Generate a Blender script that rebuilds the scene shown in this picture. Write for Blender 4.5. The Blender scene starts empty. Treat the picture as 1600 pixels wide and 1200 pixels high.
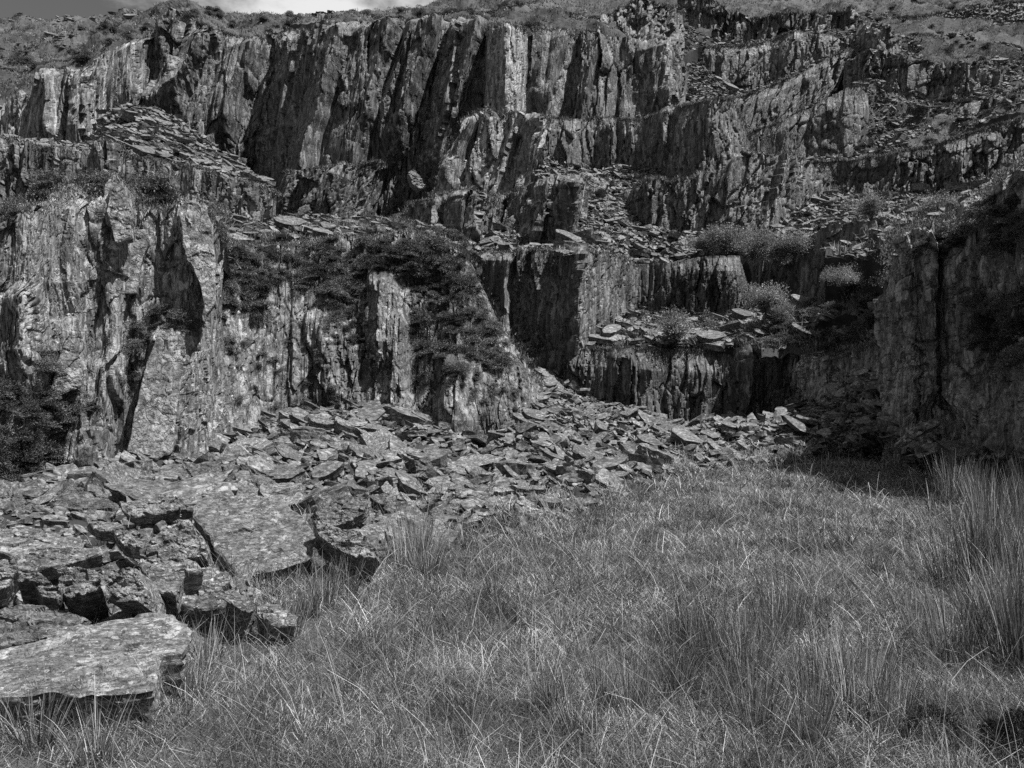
import bpy, math
import numpy as np
from mathutils import Matrix, Vector

# ---------------------------------------------------------------- camera, sky, sun, exposure
SC = bpy.context.scene
COL = SC.collection
F, CX, HY, EYE = 1300.0, 800.0, 600.0, 1.7
SUN_AZ = 113.0       # degrees clockwise from +Y (view direction) towards +X (right)
SUN_EL = 62.0
cam_d = bpy.data.cameras.new('camera'); cam = bpy.data.objects.new('camera', cam_d); COL.objects.link(cam)
cam.location = (0, 0, EYE); cam.rotation_euler = (math.radians(90), 0, 0)
cam_d.sensor_width = 36; cam_d.lens = F / 1600 * 36; cam_d.clip_end = 2000; cam_d.clip_start = 0.05
SC.camera = cam
W = bpy.data.worlds.new('World'); SC.world = W; W.use_nodes = True
def world():
    nt = W.node_tree; N = nt.nodes; L = nt.links; N.clear()
    out = N.new('ShaderNodeOutputWorld'); bg = N.new('ShaderNodeBackground'); bg.inputs[1].default_value = 0.13
    sky = N.new('ShaderNodeTexSky'); sky.sky_type = 'NISHITA'; sky.sun_disc = False
    sky.sun_elevation = math.radians(SUN_EL); sky.sun_rotation = math.radians(SUN_AZ)
    bw = N.new('ShaderNodeRGBToBW'); L.new(sky.outputs[0], bw.inputs[0])
    tc = N.new('ShaderNodeTexCoord')
    mp = N.new('ShaderNodeMapping'); mp.inputs['Scale'].default_value = (1, 1, 2.2); L.new(tc.outputs['Generated'], mp.inputs[0])
    n = N.new('ShaderNodeTexNoise'); n.inputs['Scale'].default_value = 5.5; n.inputs['Detail'].default_value = 9; n.inputs['Roughness'].default_value = .6
    L.new(mp.outputs[0], n.inputs[0])
    # bank of cloud low over the middle of the skyline
    vs = N.new('ShaderNodeVectorMath'); vs.operation = 'DISTANCE'; vs.inputs[1].default_value = (-0.16, 0.9, 0.44)
    L.new(tc.outputs['Generated'], vs.inputs[0])
    mr = N.new('ShaderNodeMapRange'); mr.inputs[1].default_value = 0.05; mr.inputs[2].default_value = 0.30
    mr.inputs[3].default_value = 0.24; mr.inputs[4].default_value = -0.12; L.new(vs.outputs['Value'], mr.inputs[0])
    sz = N.new('ShaderNodeSeparateXYZ'); L.new(tc.outputs['Generated'], sz.inputs[0])
    oh = N.new('ShaderNodeMapRange'); oh.inputs[1].default_value = .5; oh.inputs[2].default_value = .75; oh.inputs[3].default_value = 0; oh.inputs[4].default_value = .25; L.new(sz.outputs[2], oh.inputs[0])  # unseen cloud cover added overhead to fill the shaded faces
    ao = N.new('ShaderNodeMath'); ao.operation = 'ADD'; L.new(n.outputs[0], ao.inputs[0]); L.new(oh.outputs[0], ao.inputs[1])
    ad = N.new('ShaderNodeMath'); ad.operation = 'ADD'; L.new(ao.outputs[0], ad.inputs[0]); L.new(mr.outputs[0], ad.inputs[1])
    cr = N.new('ShaderNodeMapRange'); cr.interpolation_type = 'SMOOTHSTEP'; cr.inputs[1].default_value = 0.5; cr.inputs[2].default_value = 0.78; L.new(ad.outputs[0], cr.inputs[0])
    mx = N.new('ShaderNodeMix'); mx.data_type = 'FLOAT'; L.new(cr.outputs[0], mx.inputs[0])
    mu = N.new('ShaderNodeMath'); mu.operation = 'MULTIPLY'; mu.inputs[1].default_value = 0.26; L.new(bw.outputs[0], mu.inputs[0])
    L.new(mu.outputs[0], mx.inputs[2])
    cb = N.new('ShaderNodeMapRange'); cb.inputs[1].default_value = .5; cb.inputs[2].default_value = .8; cb.inputs[3].default_value = 3.4; cb.inputs[4].default_value = 4.6; L.new(sz.outputs[2], cb.inputs[0]); L.new(cb.outputs[0], mx.inputs[3])
    L.new(mx.outputs[0], bg.inputs[0]); L.new(bg.outputs[0], out.inputs[0])
world()
sun_d = bpy.data.lights.new('sun', 'SUN'); sun_d.energy = 5.0; sun_d.angle = math.radians(0.5); sun_d.color = (1, 1, 1)
sun = bpy.data.objects.new('sun', sun_d); COL.objects.link(sun)
_a, _e = math.radians(SUN_AZ), math.radians(SUN_EL)
SUN_DIR = Vector((math.sin(_a) * math.cos(_e), math.cos(_a) * math.cos(_e), math.sin(_e)))
sun.rotation_euler = SUN_DIR.to_track_quat('Z', 'Y').to_euler()
vs = SC.view_settings; SC.display_settings.display_device = 'sRGB'
vs.view_transform = 'Standard'; vs.look = 'None'; vs.gamma = 1; vs.use_curve_mapping = False; vs.exposure = 0.92
SC.cycles.use_denoising = False; SC.cycles.max_bounces = 4; SC.cycles.diffuse_bounces = 2; SC.cycles.glossy_bounces = 1; SC.cycles.transmission_bounces = 2

# ---------------------------------------------------------------- numeric helpers
def H(ix, iy, seed):
    with np.errstate(over='ignore'):
        h = (ix.astype(np.int64) * 374761393 + iy.astype(np.int64) * 668265263 + seed * 1442695041) & 0xffffffff
        h = ((h ^ (h >> 13)) * 1274126177) & 0xffffffff
        h = ((h ^ (h >> 16)) * 2246822519) & 0xffffffff
        h = h ^ (h >> 15)
    return (h & 0xffffff) / float(0x1000000)
def vn(x, y, seed=0):
    ix, iy = np.floor(x), np.floor(y); fx, fy = x - ix, y - iy
    fx = fx * fx * (3 - 2 * fx); fy = fy * fy * (3 - 2 * fy)
    a, b, c, d = H(ix, iy, seed), H(ix + 1, iy, seed), H(ix, iy + 1, seed), H(ix + 1, iy + 1, seed)
    return (a * (1 - fx) + b * fx) * (1 - fy) + (c * (1 - fx) + d * fx) * fy
def fbm(x, y, seed=0, o=4):
    s, a = 0, 0.5
    for k in range(o):
        s = s + a * (vn(x, y, seed + k * 17) * 2 - 1); x = x * 2.03 + 7.1; y = y * 2.03 + 3.7; a *= .5
    return s
def facet(u, v, seed, gu, gv, hh, crack=0., cw=.12):
    """broken faceted planes: a random offset and tilt in each cell"""
    iu, iv = np.floor(u), np.floor(v)
    best = np.full(u.shape, 9e9); sec = best.copy(); DU = np.zeros(u.shape); DV = np.zeros(u.shape); A = np.zeros(u.shape); B = np.zeros(u.shape); Cc = np.zeros(u.shape)
    for i in (-1, 0, 1):
        for j in (-1, 0, 1):
            ci, cj = iu + i, iv + j
            du = u - ci - .1 - .8 * H(ci, cj, seed); dv = v - cj - .1 - .8 * H(ci, cj, seed + 1)
            d = du * du + dv * dv; m = d < best
            sec = np.where(m, best, np.minimum(sec, d)); best = np.where(m, d, best); DU = np.where(m, du, DU); DV = np.where(m, dv, DV)
            A = np.where(m, H(ci, cj, seed + 2), A); B = np.where(m, H(ci, cj, seed + 3), B); Cc = np.where(m, H(ci, cj, seed + 4), Cc)
    r = hh * (A * 2 - 1) + gu * (B * 2 - 1) * DU + gv * (Cc * 2 - 1) * DV
    if crack: r = r - crack * np.clip(1 - (np.sqrt(sec) - np.sqrt(best)) / cw, 0, 1) * (H(iu, iv, seed + 9) * .8 + .2)
    return r
def crest(u, v, seed, k=.7, g=.8, h=.6):
    """continuous fins: upper envelope of tilted cones"""
    iu, iv = np.floor(u), np.floor(v); val = np.full(u.shape, -9e9)
    for i in (-2, -1, 0, 1, 2):
        for j in (-1, 0, 1):
            ci, cj = iu + i, iv + j
            du = u - ci - H(ci, cj, seed); dv = v - cj - H(ci, cj, seed + 1)
            q = h * H(ci, cj, seed + 2) + g * (H(ci, cj, seed + 3) * 2 - 1) * du - k * np.sqrt(du * du + dv * dv)
            val = np.maximum(val, q)
    return val
def gz(x, y):
    x = np.asarray(x, float); y = np.asarray(y, float)
    return -0.012 * y + 0.07 * fbm(x * .35 + 5, y * .35, 3, 3) + 0.35 * np.clip((x - 6) / 4, 0, 1) ** 2 * np.clip((y - 6) / 6, 0, 1)
def P(px, py, Y):
    return np.stack([(px - CX) / F * Y, Y + 0 * px, EYE + (HY - py) / F * Y], -1)
def ground_Y(py): return 1.7 / ((py - 600) / 1300 - 0.012)

def mesh(name, V, Q=None, T=None, mat=None, smooth=False):
    V = np.asarray(V, np.float32).reshape(-1, 3)
    me = bpy.data.meshes.new(name)
    q = np.zeros((0, 4), np.int32) if Q is None else np.asarray(Q, np.int32).reshape(-1, 4)
    t = np.zeros((0, 3), np.int32) if T is None else np.asarray(T, np.int32).reshape(-1, 3)
    me.vertices.add(len(V)); me.vertices.foreach_set('co', V.ravel())
    me.loops.add(q.size + t.size); me.loops.foreach_set('vertex_index', np.concatenate([q.ravel(), t.ravel()]))
    me.polygons.add(len(q) + len(t))
    st = np.concatenate([np.arange(len(q)) * 4, q.size + np.arange(len(t)) * 3]).astype(np.int32)
    me.polygons.foreach_set('loop_start', st)
    me.polygons.foreach_set('use_smooth', np.full(len(st), smooth))
    me.update(calc_edges=True); me.validate()
    if mat: me.materials.append(mat)
    return me
def link(name, me, parent=None, label=None, cat=None, group=None, kind=None, loc=None):
    o = bpy.data.objects.new(name, me); COL.objects.link(o)
    if parent: o.parent = parent
    if loc is not None: o.location = loc
    if label: o['label'] = label
    if cat: o['category'] = cat
    if group: o['group'] = group
    if kind or cat: o['kind'] = kind or 'thing'
    return o
def gridq(nr, nc):
    i = np.arange(nr - 1)[:, None] * nc + np.arange(nc - 1)[None]
    return np.stack([i, i + 1, i + nc + 1, i + nc], -1).reshape(-1, 4)

# ---------------------------------------------------------------- materials
def nodes(name, rough=.8, spec=.3):
    m = bpy.data.materials.new(name); m.use_nodes = True; nt = m.node_tree
    b = nt.nodes['Principled BSDF']; b.inputs['Roughness'].default_value = rough
    b.inputs['Specular IOR Level'].default_value = spec
    return m, nt.nodes, nt.links, b
def rock_mat(name, lo, hi, unit=1.0, stretch=(1, 1, .12), shear=0.0, lichen=.25, moss=.5, bump=.5, dark=.5, rough=.62, objvar=False, crk=.3):
    """slate: streaked grey, crusted with paler lichen, dark moss on the tops"""
    lo, hi = lo * .78, hi * 1.14
    m, N, L, b = nodes(name, rough, .35)
    tc = N.new('ShaderNodeTexCoord')
    vec = tc.outputs['Object']
    if objvar:
        oi = N.new('ShaderNodeObjectInfo'); mu = N.new('ShaderNodeMath'); mu.operation = 'MULTIPLY'; mu.inputs[1].default_value = 50
        L.new(oi.outputs['Random'], mu.inputs[0]); av = N.new('ShaderNodeVectorMath'); L.new(vec, av.inputs[0]); L.new(mu.outputs[0], av.inputs[1]); vec = av.outputs[0]
    mp = N.new('ShaderNodeMapping'); mp.inputs['Rotation'].default_value = (0, shear, 0); L.new(vec, mp.inputs[0])
    ms = N.new('ShaderNodeMapping'); ms.inputs['Scale'].default_value = tuple(s / unit for s in stretch); L.new(mp.outputs[0], ms.inputs[0])
    def noise(src, sc, det=8, ro=.6, dist=0.0):
        n = N.new('ShaderNodeTexNoise'); n.inputs['Scale'].default_value = sc; n.inputs['Detail'].default_value = det
        n.inputs['Roughness'].default_value = ro; n.inputs['Distortion'].default_value = dist; L.new(src, n.inputs[0]); return n.outputs[0]
    def rng(src, a, b_, c=0., d=1.):
        r = N.new('ShaderNodeMapRange'); r.inputs[1].default_value = a; r.inputs[2].default_value = b_; r.inputs[3].default_value = c; r.inputs[4].default_value = d
        L.new(src, r.inputs[0]); return r.outputs[0]
    def mix(f, a, b_):
        x = N.new('ShaderNodeMix'); x.data_type = 'FLOAT'
        for s, i in ((f, 0), (a, 2), (b_, 3)):
            if isinstance(s, (int, float)): x.inputs[i].default_value = s
            else: L.new(s, x.inputs[i])
        return x.outputs[0]
    def math_(op, a, b_):
        x = N.new('ShaderNodeMath'); x.operation = op
        for s, i in ((a, 0), (b_, 1)):
            if isinstance(s, (int, float)): x.inputs[i].default_value = s
            else: L.new(s, x.inputs[i])
        return x.outputs[0]
    streak = noise(ms.outputs[0], 4.5, 12, .72, .25)
    big = noise(vec, .5 / unit, 4, .55)
    col = mix(rng(streak, .38, .62), lo, hi)
    col = math_('MULTIPLY', col, rng(big, .3, .7, 1 - dark, 1 + dark * .5))
    # crevice-width dark seams
    fine = noise(ms.outputs[0], 14.0, 6, .7)
    col = math_('MULTIPLY', col, rng(fine, .36, .52, .4, 1.08))
    wd = N.new('ShaderNodeTexNoise'); wd.inputs['Scale'].default_value = 2.2 / unit; wd.inputs['Detail'].default_value = 5; L.new(vec, wd.inputs[0])
    wv = N.new('ShaderNodeVectorMath'); wv.operation = 'MULTIPLY_ADD'; wv.inputs[1].default_value = (.35, .35, .35); L.new(wd.outputs[1], wv.inputs[0]); L.new(ms.outputs[0], wv.inputs[2])
    cr = None
    for sc_, w_ in ((2.6, .035), (7.5, .06)):
        vo = N.new('ShaderNodeTexVoronoi'); vo.feature = 'DISTANCE_TO_EDGE'; vo.inputs['Scale'].default_value = sc_; L.new(wv.outputs[0], vo.inputs[0])
        c1 = rng(vo.outputs['Distance'], .0, w_, 0., 1.)
        gate = rng(noise(vec, 1.3 / unit * sc_ / 3, 3, .5), .42, .55, 1., 0.)
        c1 = math_('MAXIMUM', c1, gate); cr = c1 if cr is None else math_('MULTIPLY', cr, c1)
    col = math_('MULTIPLY', col, rng(cr, 0, 1, crk, 1.))
    fl = N.new('ShaderNodeTexVoronoi'); fl.inputs['Scale'].default_value = 9.0; fl.inputs['Randomness'].default_value = 1; L.new(wv.outputs[0], fl.inputs[0])
    fs = N.new('ShaderNodeSeparateColor'); L.new(fl.outputs['Color'], fs.inputs[0])
    col = math_('MULTIPLY', col, rng(fs.outputs[0], 0, 1, .72, 1.28)); col = mix(math_('MULTIPLY', rng(fs.outputs[1], .9, .93), .45), col, min(.5, hi * 1.9))
    # lichen crust in patches
    ln = noise(vec, 3.2 / unit, 9, .75); lp = noise(vec, .9 / unit, 3, .5)
    lf = math_('MULTIPLY', rng(ln, .53, .60), rng(lp, .42, .62))
    col = mix(math_('MULTIPLY', lf, lichen), col, min(.5, hi * 2.3))
    sp = noise(vec, 11.0 / unit, 3, .6); col = mix(math_('MULTIPLY', rng(sp, .66, .70), lichen), col, min(.6, hi * 2.8))
    # moss on faces that look up
    g = N.new('ShaderNodeNewGeometry'); sx = N.new('ShaderNodeSeparateXYZ'); L.new(g.outputs['Normal'], sx.inputs[0])
    mn = noise(vec, 1.6 / unit, 6, .65)
    mf = math_('MULTIPLY', rng(sx.outputs[2], .45, .8), rng(mn, .42, .6)); mf = math_('MULTIPLY', mf, moss)
    col = mix(mf, col, lo * .55)
    if objvar:
        oi2 = N.new('ShaderNodeObjectInfo'); col = math_('MULTIPLY', col, rng(oi2.outputs['Random'], 0, 1, .7, 1.35))
    gi = rng(g.outputs['Random Per Island'], 0, 1, .75, 1.3) if name.startswith('scree') else None
    if gi: col = math_('MULTIPLY', col, gi)
    cc = N.new('ShaderNodeCombineColor'); [L.new(col, cc.inputs[i]) for i in range(3)]
    L.new(cc.outputs[0], b.inputs['Base Color'])
    hgt = math_('ADD', math_('MULTIPLY', streak, .6), math_('ADD', math_('MULTIPLY', cr, .30), math_('ADD', math_('MULTIPLY', fine, .35), math_('MULTIPLY', ln, .35))))
    bp = N.new('ShaderNodeBump'); bp.inputs['Strength'].default_value = bump; bp.inputs['Distance'].default_value = .16 * unit
    L.new(hgt, bp.inputs['Height']); L.new(bp.outputs[0], b.inputs['Normal'])
    return m
def leaf_mat(name, lo, hi, rough=.7, trans=.25, spec=.2):
    m, N, L, b = nodes(name, rough, spec)
    g = N.new('ShaderNodeNewGeometry')
    tc = N.new('ShaderNodeTexCoord'); n = N.new('ShaderNodeTexNoise'); n.inputs['Scale'].default_value = 1.3; n.inputs['Detail'].default_value = 6
    L.new(g.outputs['Position'], n.inputs[0])
    r = N.new('ShaderNodeMapRange'); r.inputs[3].default_value = lo; r.inputs[4].default_value = hi
    pw = N.new('ShaderNodeMath'); pw.operation = 'POWER'; pw.inputs[1].default_value = 3.0; L.new(g.outputs['Random Per Island'], pw.inputs[0]); L.new(pw.outputs[0], r.inputs[0])
    r2 = N.new('ShaderNodeMapRange'); r2.inputs[1].default_value = .33; r2.inputs[2].default_value = .67; r2.inputs[3].default_value = .42; r2.inputs[4].default_value = 1.65; L.new(n.outputs[0], r2.inputs[0])
    mu = N.new('ShaderNodeMath'); mu.operation = 'MULTIPLY'; L.new(r.outputs[0], mu.inputs[0]); L.new(r2.outputs[0], mu.inputs[1])
    cc = N.new('ShaderNodeCombineColor'); [L.new(mu.outputs[0], cc.inputs[i]) for i in range(3)]
    L.new(cc.outputs[0], b.inputs['Base Color'])
    if trans:
        t = N.new('ShaderNodeBsdfTranslucent'); L.new(cc.outputs[0], t.inputs[0])
        mx = N.new('ShaderNodeMixShader'); mx.inputs[0].default_value = trans
        out = N['Material Output']; L.new(b.outputs[0], mx.inputs[1]); L.new(t.outputs[0], mx.inputs[2]); L.new(mx.outputs[0], out.inputs[0])
    return m
def soil_mat(name, lo, hi, sc=1.0, bump=.6):
    m, N, L, b = nodes(name, .95, .1)
    g = N.new('ShaderNodeTexCoord')
    n = N.new('ShaderNodeTexNoise'); n.inputs['Scale'].default_value = 2.5 * sc; n.inputs['Detail'].default_value = 12; n.inputs['Roughness'].default_value = .75
    L.new(g.outputs['Object'], n.inputs[0])
    n2 = N.new('ShaderNodeTexNoise'); n2.inputs['Scale'].default_value = .35 * sc; n2.inputs['Detail'].default_value = 5; L.new(g.outputs['Object'], n2.inputs[0])
    ad = N.new('ShaderNodeMath'); ad.operation = 'ADD'; L.new(n.outputs[0], ad.inputs[0]); L.new(n2.outputs[0], ad.inputs[1])
    r = N.new('ShaderNodeMapRange'); r.inputs[1].default_value = .78; r.inputs[2].default_value = 1.22; r.inputs[3].default_value = lo; r.inputs[4].default_value = hi; L.new(ad.outputs[0], r.inputs[0])
    cc = N.new('ShaderNodeCombineColor'); [L.new(r.outputs[0], cc.inputs[i]) for i in range(3)]
    L.new(cc.outputs[0], b.inputs['Base Color'])
    bp = N.new('ShaderNodeBump'); bp.inputs['Strength'].default_value = bump; bp.inputs['Distance'].default_value = .15 / sc
    L.new(n.outputs[0], bp.inputs['Height']); L.new(bp.outputs[0], b.inputs['Normal'])
    return m
M = dict(
    near=rock_mat('slate_near', .07, .25, .7, stretch=(1, 1, .24), lichen=.75, moss=.6, shear=.12, dark=.4),
    mid=rock_mat('slate_lichened', .04, .17, .8, stretch=(1, 1, .2), lichen=.8, moss=.9, dark=.45),
    low=rock_mat('slate_lower', .05, .16, 1.2, lichen=.35, moss=.6, dark=.45),
    far=rock_mat('slate_far', .045, .165, 1.6, lichen=.4, moss=.5, shear=.16, dark=.5),
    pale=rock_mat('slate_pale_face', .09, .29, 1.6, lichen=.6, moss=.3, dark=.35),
    wall=rock_mat('slate_overgrown_wall', .09, .30, .8, lichen=.5, moss=.4, dark=.4),  # lighter tone stands in for ambient light on the shaded wall
    shade=rock_mat('slate_shade_toned', .03, .12, .9, lichen=.25, moss=.7, dark=.4),  # darker slate tone, shade put into the colour of the dim faces
    slab=rock_mat('slate_slab', .045, .165, .2, crk=.6, stretch=(.5, 1, 1.8), lichen=.75, moss=.3, dark=.4, bump=.7, objvar=True),
    scree=rock_mat('scree_slate', .035, .15, .4, stretch=(.6, 1, 1.4), lichen=.4, moss=.1, dark=.3, bump=.35),
    bed=soil_mat('scree_bed', .012, .045, 1.2),  # near-black tone paints the shade in the gaps between slabs
    soil=soil_mat('turf_soil', .05, .12, 1.5),
    hill=soil_mat('hill_turf', .035, .11, .35, .5),
    grass=leaf_mat('grass_blade', .03, .50, trans=.3),
    rush=leaf_mat('rush_stem', .06, .46, trans=.15),
    heather=leaf_mat('heather_leaf', .05, .24, trans=.1, spec=.1),
    mound=leaf_mat('mound_moss', .006, .03, trans=0, spec=.05),
    shrub=leaf_mat('shrub_leaf', .10, .36, trans=.35),
    hillgrass=leaf_mat('hill_grass', .05, .26, trans=.2),
    twig=leaf_mat('twig_bark', .05, .12, trans=0),
)

# ---------------------------------------------------------------- lofts: cliffs and slopes
def row(pts, px):
    a = np.array([(p[0], p[1], p[2] if len(p) > 2 and p[2] is not None else ground_Y(p[1])) for p in pts], float)
    return np.interp(px, a[:, 0], a[:, 1]), np.interp(px, a[:, 0], a[:, 2])
def sm(a, w):
    if w < 2: return a
    k = np.hanning(w + 2)[1:-1]; k /= k.sum(); p = np.pad(a, w // 2, mode='edge'); return np.convolve(p, k, 'same')[w // 2:w // 2 + len(a)]
SURF = {}
def cliff(name, label, top, base, mat, step=1.8, seed=1, amp=1.0, w=(70, 26, 12, 4.95), asp=5.0, shear=.12, folds=(), jag=5, batter=.12,
          skirt=2., back=4.0, cat='cliff', group=None, crestk=.8, prof=1., lipn=False):
    """a quarried face: plan line x height profile, broken into fins and cleaved planes, with returns and a lip running back"""
    A_ = np.array([(p[0], p[1], p[2]) for p in top], float); x0, x1 = top[0][0], top[-1][0]
    A_ = np.vstack([A_[0] + (-.6, 0, back), A_, A_[-1] + (.6, 0, back)])      # returns running back at both ends
    A_[0, 0] = A_[0, 0] if A_[0, 0] > -50 else A_[0, 0] - 40
    mpp = A_[:, 2].mean() / F
    seg = np.hypot(np.diff(A_[:, 0]), np.diff(A_[:, 2]) / mpp * .6); cum = np.r_[0, np.cumsum(seg)]
    nc = int(cum[-1] / step) + 2; tt = np.linspace(0, cum[-1], nc)
    px = np.interp(tt, cum, A_[:, 0]); yt = np.interp(tt, cum, A_[:, 1]); Yt = np.interp(tt, cum, A_[:, 2])
    yb, _ = row([(b[0], b[1], 0) for b in base], px)
    Yt = sm(Yt, 5)
    yt = yt - jag * (facet(tt / 22., px * 0, seed + 5, 1., 0, .8) + .5 * facet(tt / 8., px * 0, seed + 6, .8, 0, .8))
    m_per_px = Yt.mean() / F
    Hm = np.maximum((yb - yt), 4) * Yt / F
    Yb = Yt - batter * Hm
    yb = yb + skirt * F / Yb
    nr = int(max(8, (yb - yt).max() / step)) + 1
    t = np.linspace(0, 1, nr)[:, None]
    py = yb * (1 - t) + yt * t; Y = Yb + (Yt - Yb) * t ** prof; PX = px - shear * (py - yt)
    V = P(PX, py, Y)
    # along-face and up coordinates in metres
    pl = np.stack([(px - CX) / F * Yt, Yt], -1); ds = np.r_[0, np.cumsum(np.linalg.norm(np.diff(pl, axis=0), axis=1))]
    tx = sm(np.gradient(pl[:, 0]), 9); ty = sm(np.gradient(pl[:, 1]), 9); ln = np.hypot(tx, ty) + 1e-9
    nx, ny = ty / ln, -tx / ln     # towards the viewer
    u = np.broadcast_to(ds, py.shape); v = V[..., 2]
    wob = fbm(u / (w[0] * m_per_px) * .8, v / (w[0] * m_per_px) * .35, seed + 40, 3)
    d = np.zeros(py.shape)
    br = np.clip(.62 + 1.5 * fbm(u / (w[0] * m_per_px) * .9, v / (w[0] * m_per_px) * .35, seed + 140, 3), .12, 1.3)
    for k, wp in enumerate(w):
        cw = wp * m_per_px; uu = u / cw + wob * (.7, .9, 1.1, 1.1, 1.1)[k] + .3 * fbm(u / cw * 1.7, v / cw * .7, seed + 60 + k, 3); vv = v / (cw * asp * (.9, 1., 1.1, 1.4, 1.6)[k]) + .25 * fbm(u / cw * .9, v / cw * .5, seed + 160 + k, 2)
        if k == 0:
            d += cw * amp * (.34 if crestk > .5 else .1) * (crest(uu, vv, seed + k * 11, crestk * .7, .8, .9) - .1) + cw * amp * .34 * facet(uu * 1.35 + 3, vv * 1.4, seed + 70, 1.0, .5, .42, .22, .1)
        elif k == 1:
            d += cw * amp * .22 * (.3 + .7 * br) * (crest(uu, vv, seed + k * 11, crestk * .7, .8, .9) - .1) + cw * amp * .55 * facet(uu * 1.2 + 3, vv * 1.3, seed + 81, 1.1, .5, .5, .4, .12)
        else:
            d += cw * amp * .66 * (br if k > 2 or len(w) < 5 else .4 + .6 * br) * facet(uu, vv, seed + k * 11, 1.25, .5, .6, .7, .2)
    d += .16 * br * w[-1] * m_per_px * amp * fbm(u / (w[-1] * m_per_px) * 2.5, v / (w[-1] * m_per_px) * .6, seed + 90, 3)
    if jag <= 1: d *= 1 - .75 * np.clip((t - .86) / .12, 0, 1)
    d *= .5 + .5 * np.clip(-ny, 0, 1) ** 2; fd = np.zeros(py.shape)
    for f in folds:
        a1, b1, a2, b2, am, wl, wr = f[:7]
        s = PX - (a1 + (a2 - a1) * np.clip((py - b1) / (b2 - b1), -.3, 1.3)) + 6 * fbm(py / 40., py * 0, seed + 99, 3)
        k = np.where(s < 0, np.clip(1 + s / wl, 0, 1), np.clip(1 - s / wr, 0, 1))
        e = np.clip((py - b1 + 12) / 24, 0, 1) * np.clip((b2 + 25 - py) / 50, 0, 1)
        fd += am * k * e
    V[..., 0] += nx * d; V[..., 1] += ny * d - fd
    # lip running back, and returns at both ends
    lip = []
    topv = V[-1]
    for kk, (bk, dz) in enumerate(((.25, .02), (.9, .0), (back, -.15 * back))):
        q = topv.copy(); q[:, 0] -= nx * bk * (1. if lipn else .3); q[:, 1] += (-ny * bk if lipn else bk); q[:, 2] += dz + .1 * fbm(ds * 2, ds * 0 + kk, seed + 7) ; lip.append(q)
    V = np.concatenate([V, np.stack(lip)], 0)
    me = mesh(name, V, gridq(V.shape[0], V.shape[1]), mat=mat)
    SURF[label] = V[:nr]
    return link(name, me, label=label, cat=cat, group=group)
def slope(name, rows, mat, x0, x1, step=5, nr=50, seed=1, amp=.15, sc=1.0, kind='structure', steps=0., key=None, label=None, cat=None, edge=False, drop=1.5):
    """terrain sheet lofted through plan/height rows (bottom first)"""
    nc = int((x1 - x0) / step) + 1; px = np.linspace(x0, x1, nc)
    R = [row(r, px) for r in rows]; K = len(rows)
    pts = np.stack([P(px, sm(a, 5), b) for a, b in R])
    tt = np.linspace(0, K - 1, nr); i = np.minimum(tt.astype(int), K - 2); f = (tt - i)[:, None, None]
    V = pts[i] * (1 - f) + pts[i + 1] * f
    d = amp * (fbm(V[..., 0] / sc, V[..., 1] / sc, seed, 5) + steps * facet(V[..., 0] / sc / 1.3, V[..., 1] / sc, seed + 9, .5, .5, .5))
    if edge: d *= np.clip(np.arange(nr) / 12., 0, 1)[:, None]; d[0] -= .5; d[1] -= .12
    V[..., 2] += d; V[..., 1] -= d * .5
    SURF[key or name] = V
    if not edge: q = V[:1].copy(); q[..., 2] -= drop; V = np.concatenate([q, V])
    me = mesh(name, V, gridq(*V.shape[:2]), mat=mat)
    return link(name, me, label=label, cat=cat, kind=kind)
def lib(nm): return SURF[nm]

# ground: one sheet to the horizon
def ground():
    xs = np.r_[-400, -120, np.arange(-40, 40, .25), 120, 400]; ys = np.r_[-60, -20, np.arange(-4, 36, .25), 60, 150, 400]
    X, Yy = np.meshgrid(xs, ys); Z = gz(X, Yy)
    link('ground', mesh('ground', np.stack([X, Yy, Z], -1), gridq(len(ys), len(xs)), mat=M['soil'], smooth=True), kind='structure')
ground()

SKY = [(-60, 32, 95), (60, 35, 95), (110, 33, 95), (200, 31, 90), (245, 22, 80), (290, 18, 76), (330, 27, 76), (375, 36, 76), (430, 42, 78), (520, 38, 82), (590, 30, 84), (620, 22, 84), (680, 8, 84), (730, 0, 86), (760, -12, 88), (1000, -60, 100), (1660, -110, 120)]
# hillside behind and above the top faces
slope('hillside', [
    [(-60, 200, 55), (0, 178, 55), (30, 152, 55), (80, 122, 55), (130, 117, 55), (160, 87, 56), (220, 68, 58), (250, 60, 60), (290, 56, 60), (400, 64, 60), (470, 56, 57), (560, 44, 55), (700, 40, 56), (815, 48, 54), (960, 62, 55), (1060, 104, 57), (1070, 60, 70), (1180, 22, 78), (1240, 20, 78), (1330, 20, 78), (1660, 60, 80)],
    [(-60, 90, 75), (100, 75, 72), (250, 35, 70), (330, 44, 68), (470, 45, 66), (600, 38, 68), (700, 25, 70), (1060, 20, 76), (1190, -20, 88), (1660, -30, 95)],
    SKY, [(p[0], p[1] + 30, p[2] + 60) for p in SKY]], M['hill'], -60, 1660, 4, 130, seed=4, amp=1.7, sc=3.2, steps=.12, drop=.6)

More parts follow.
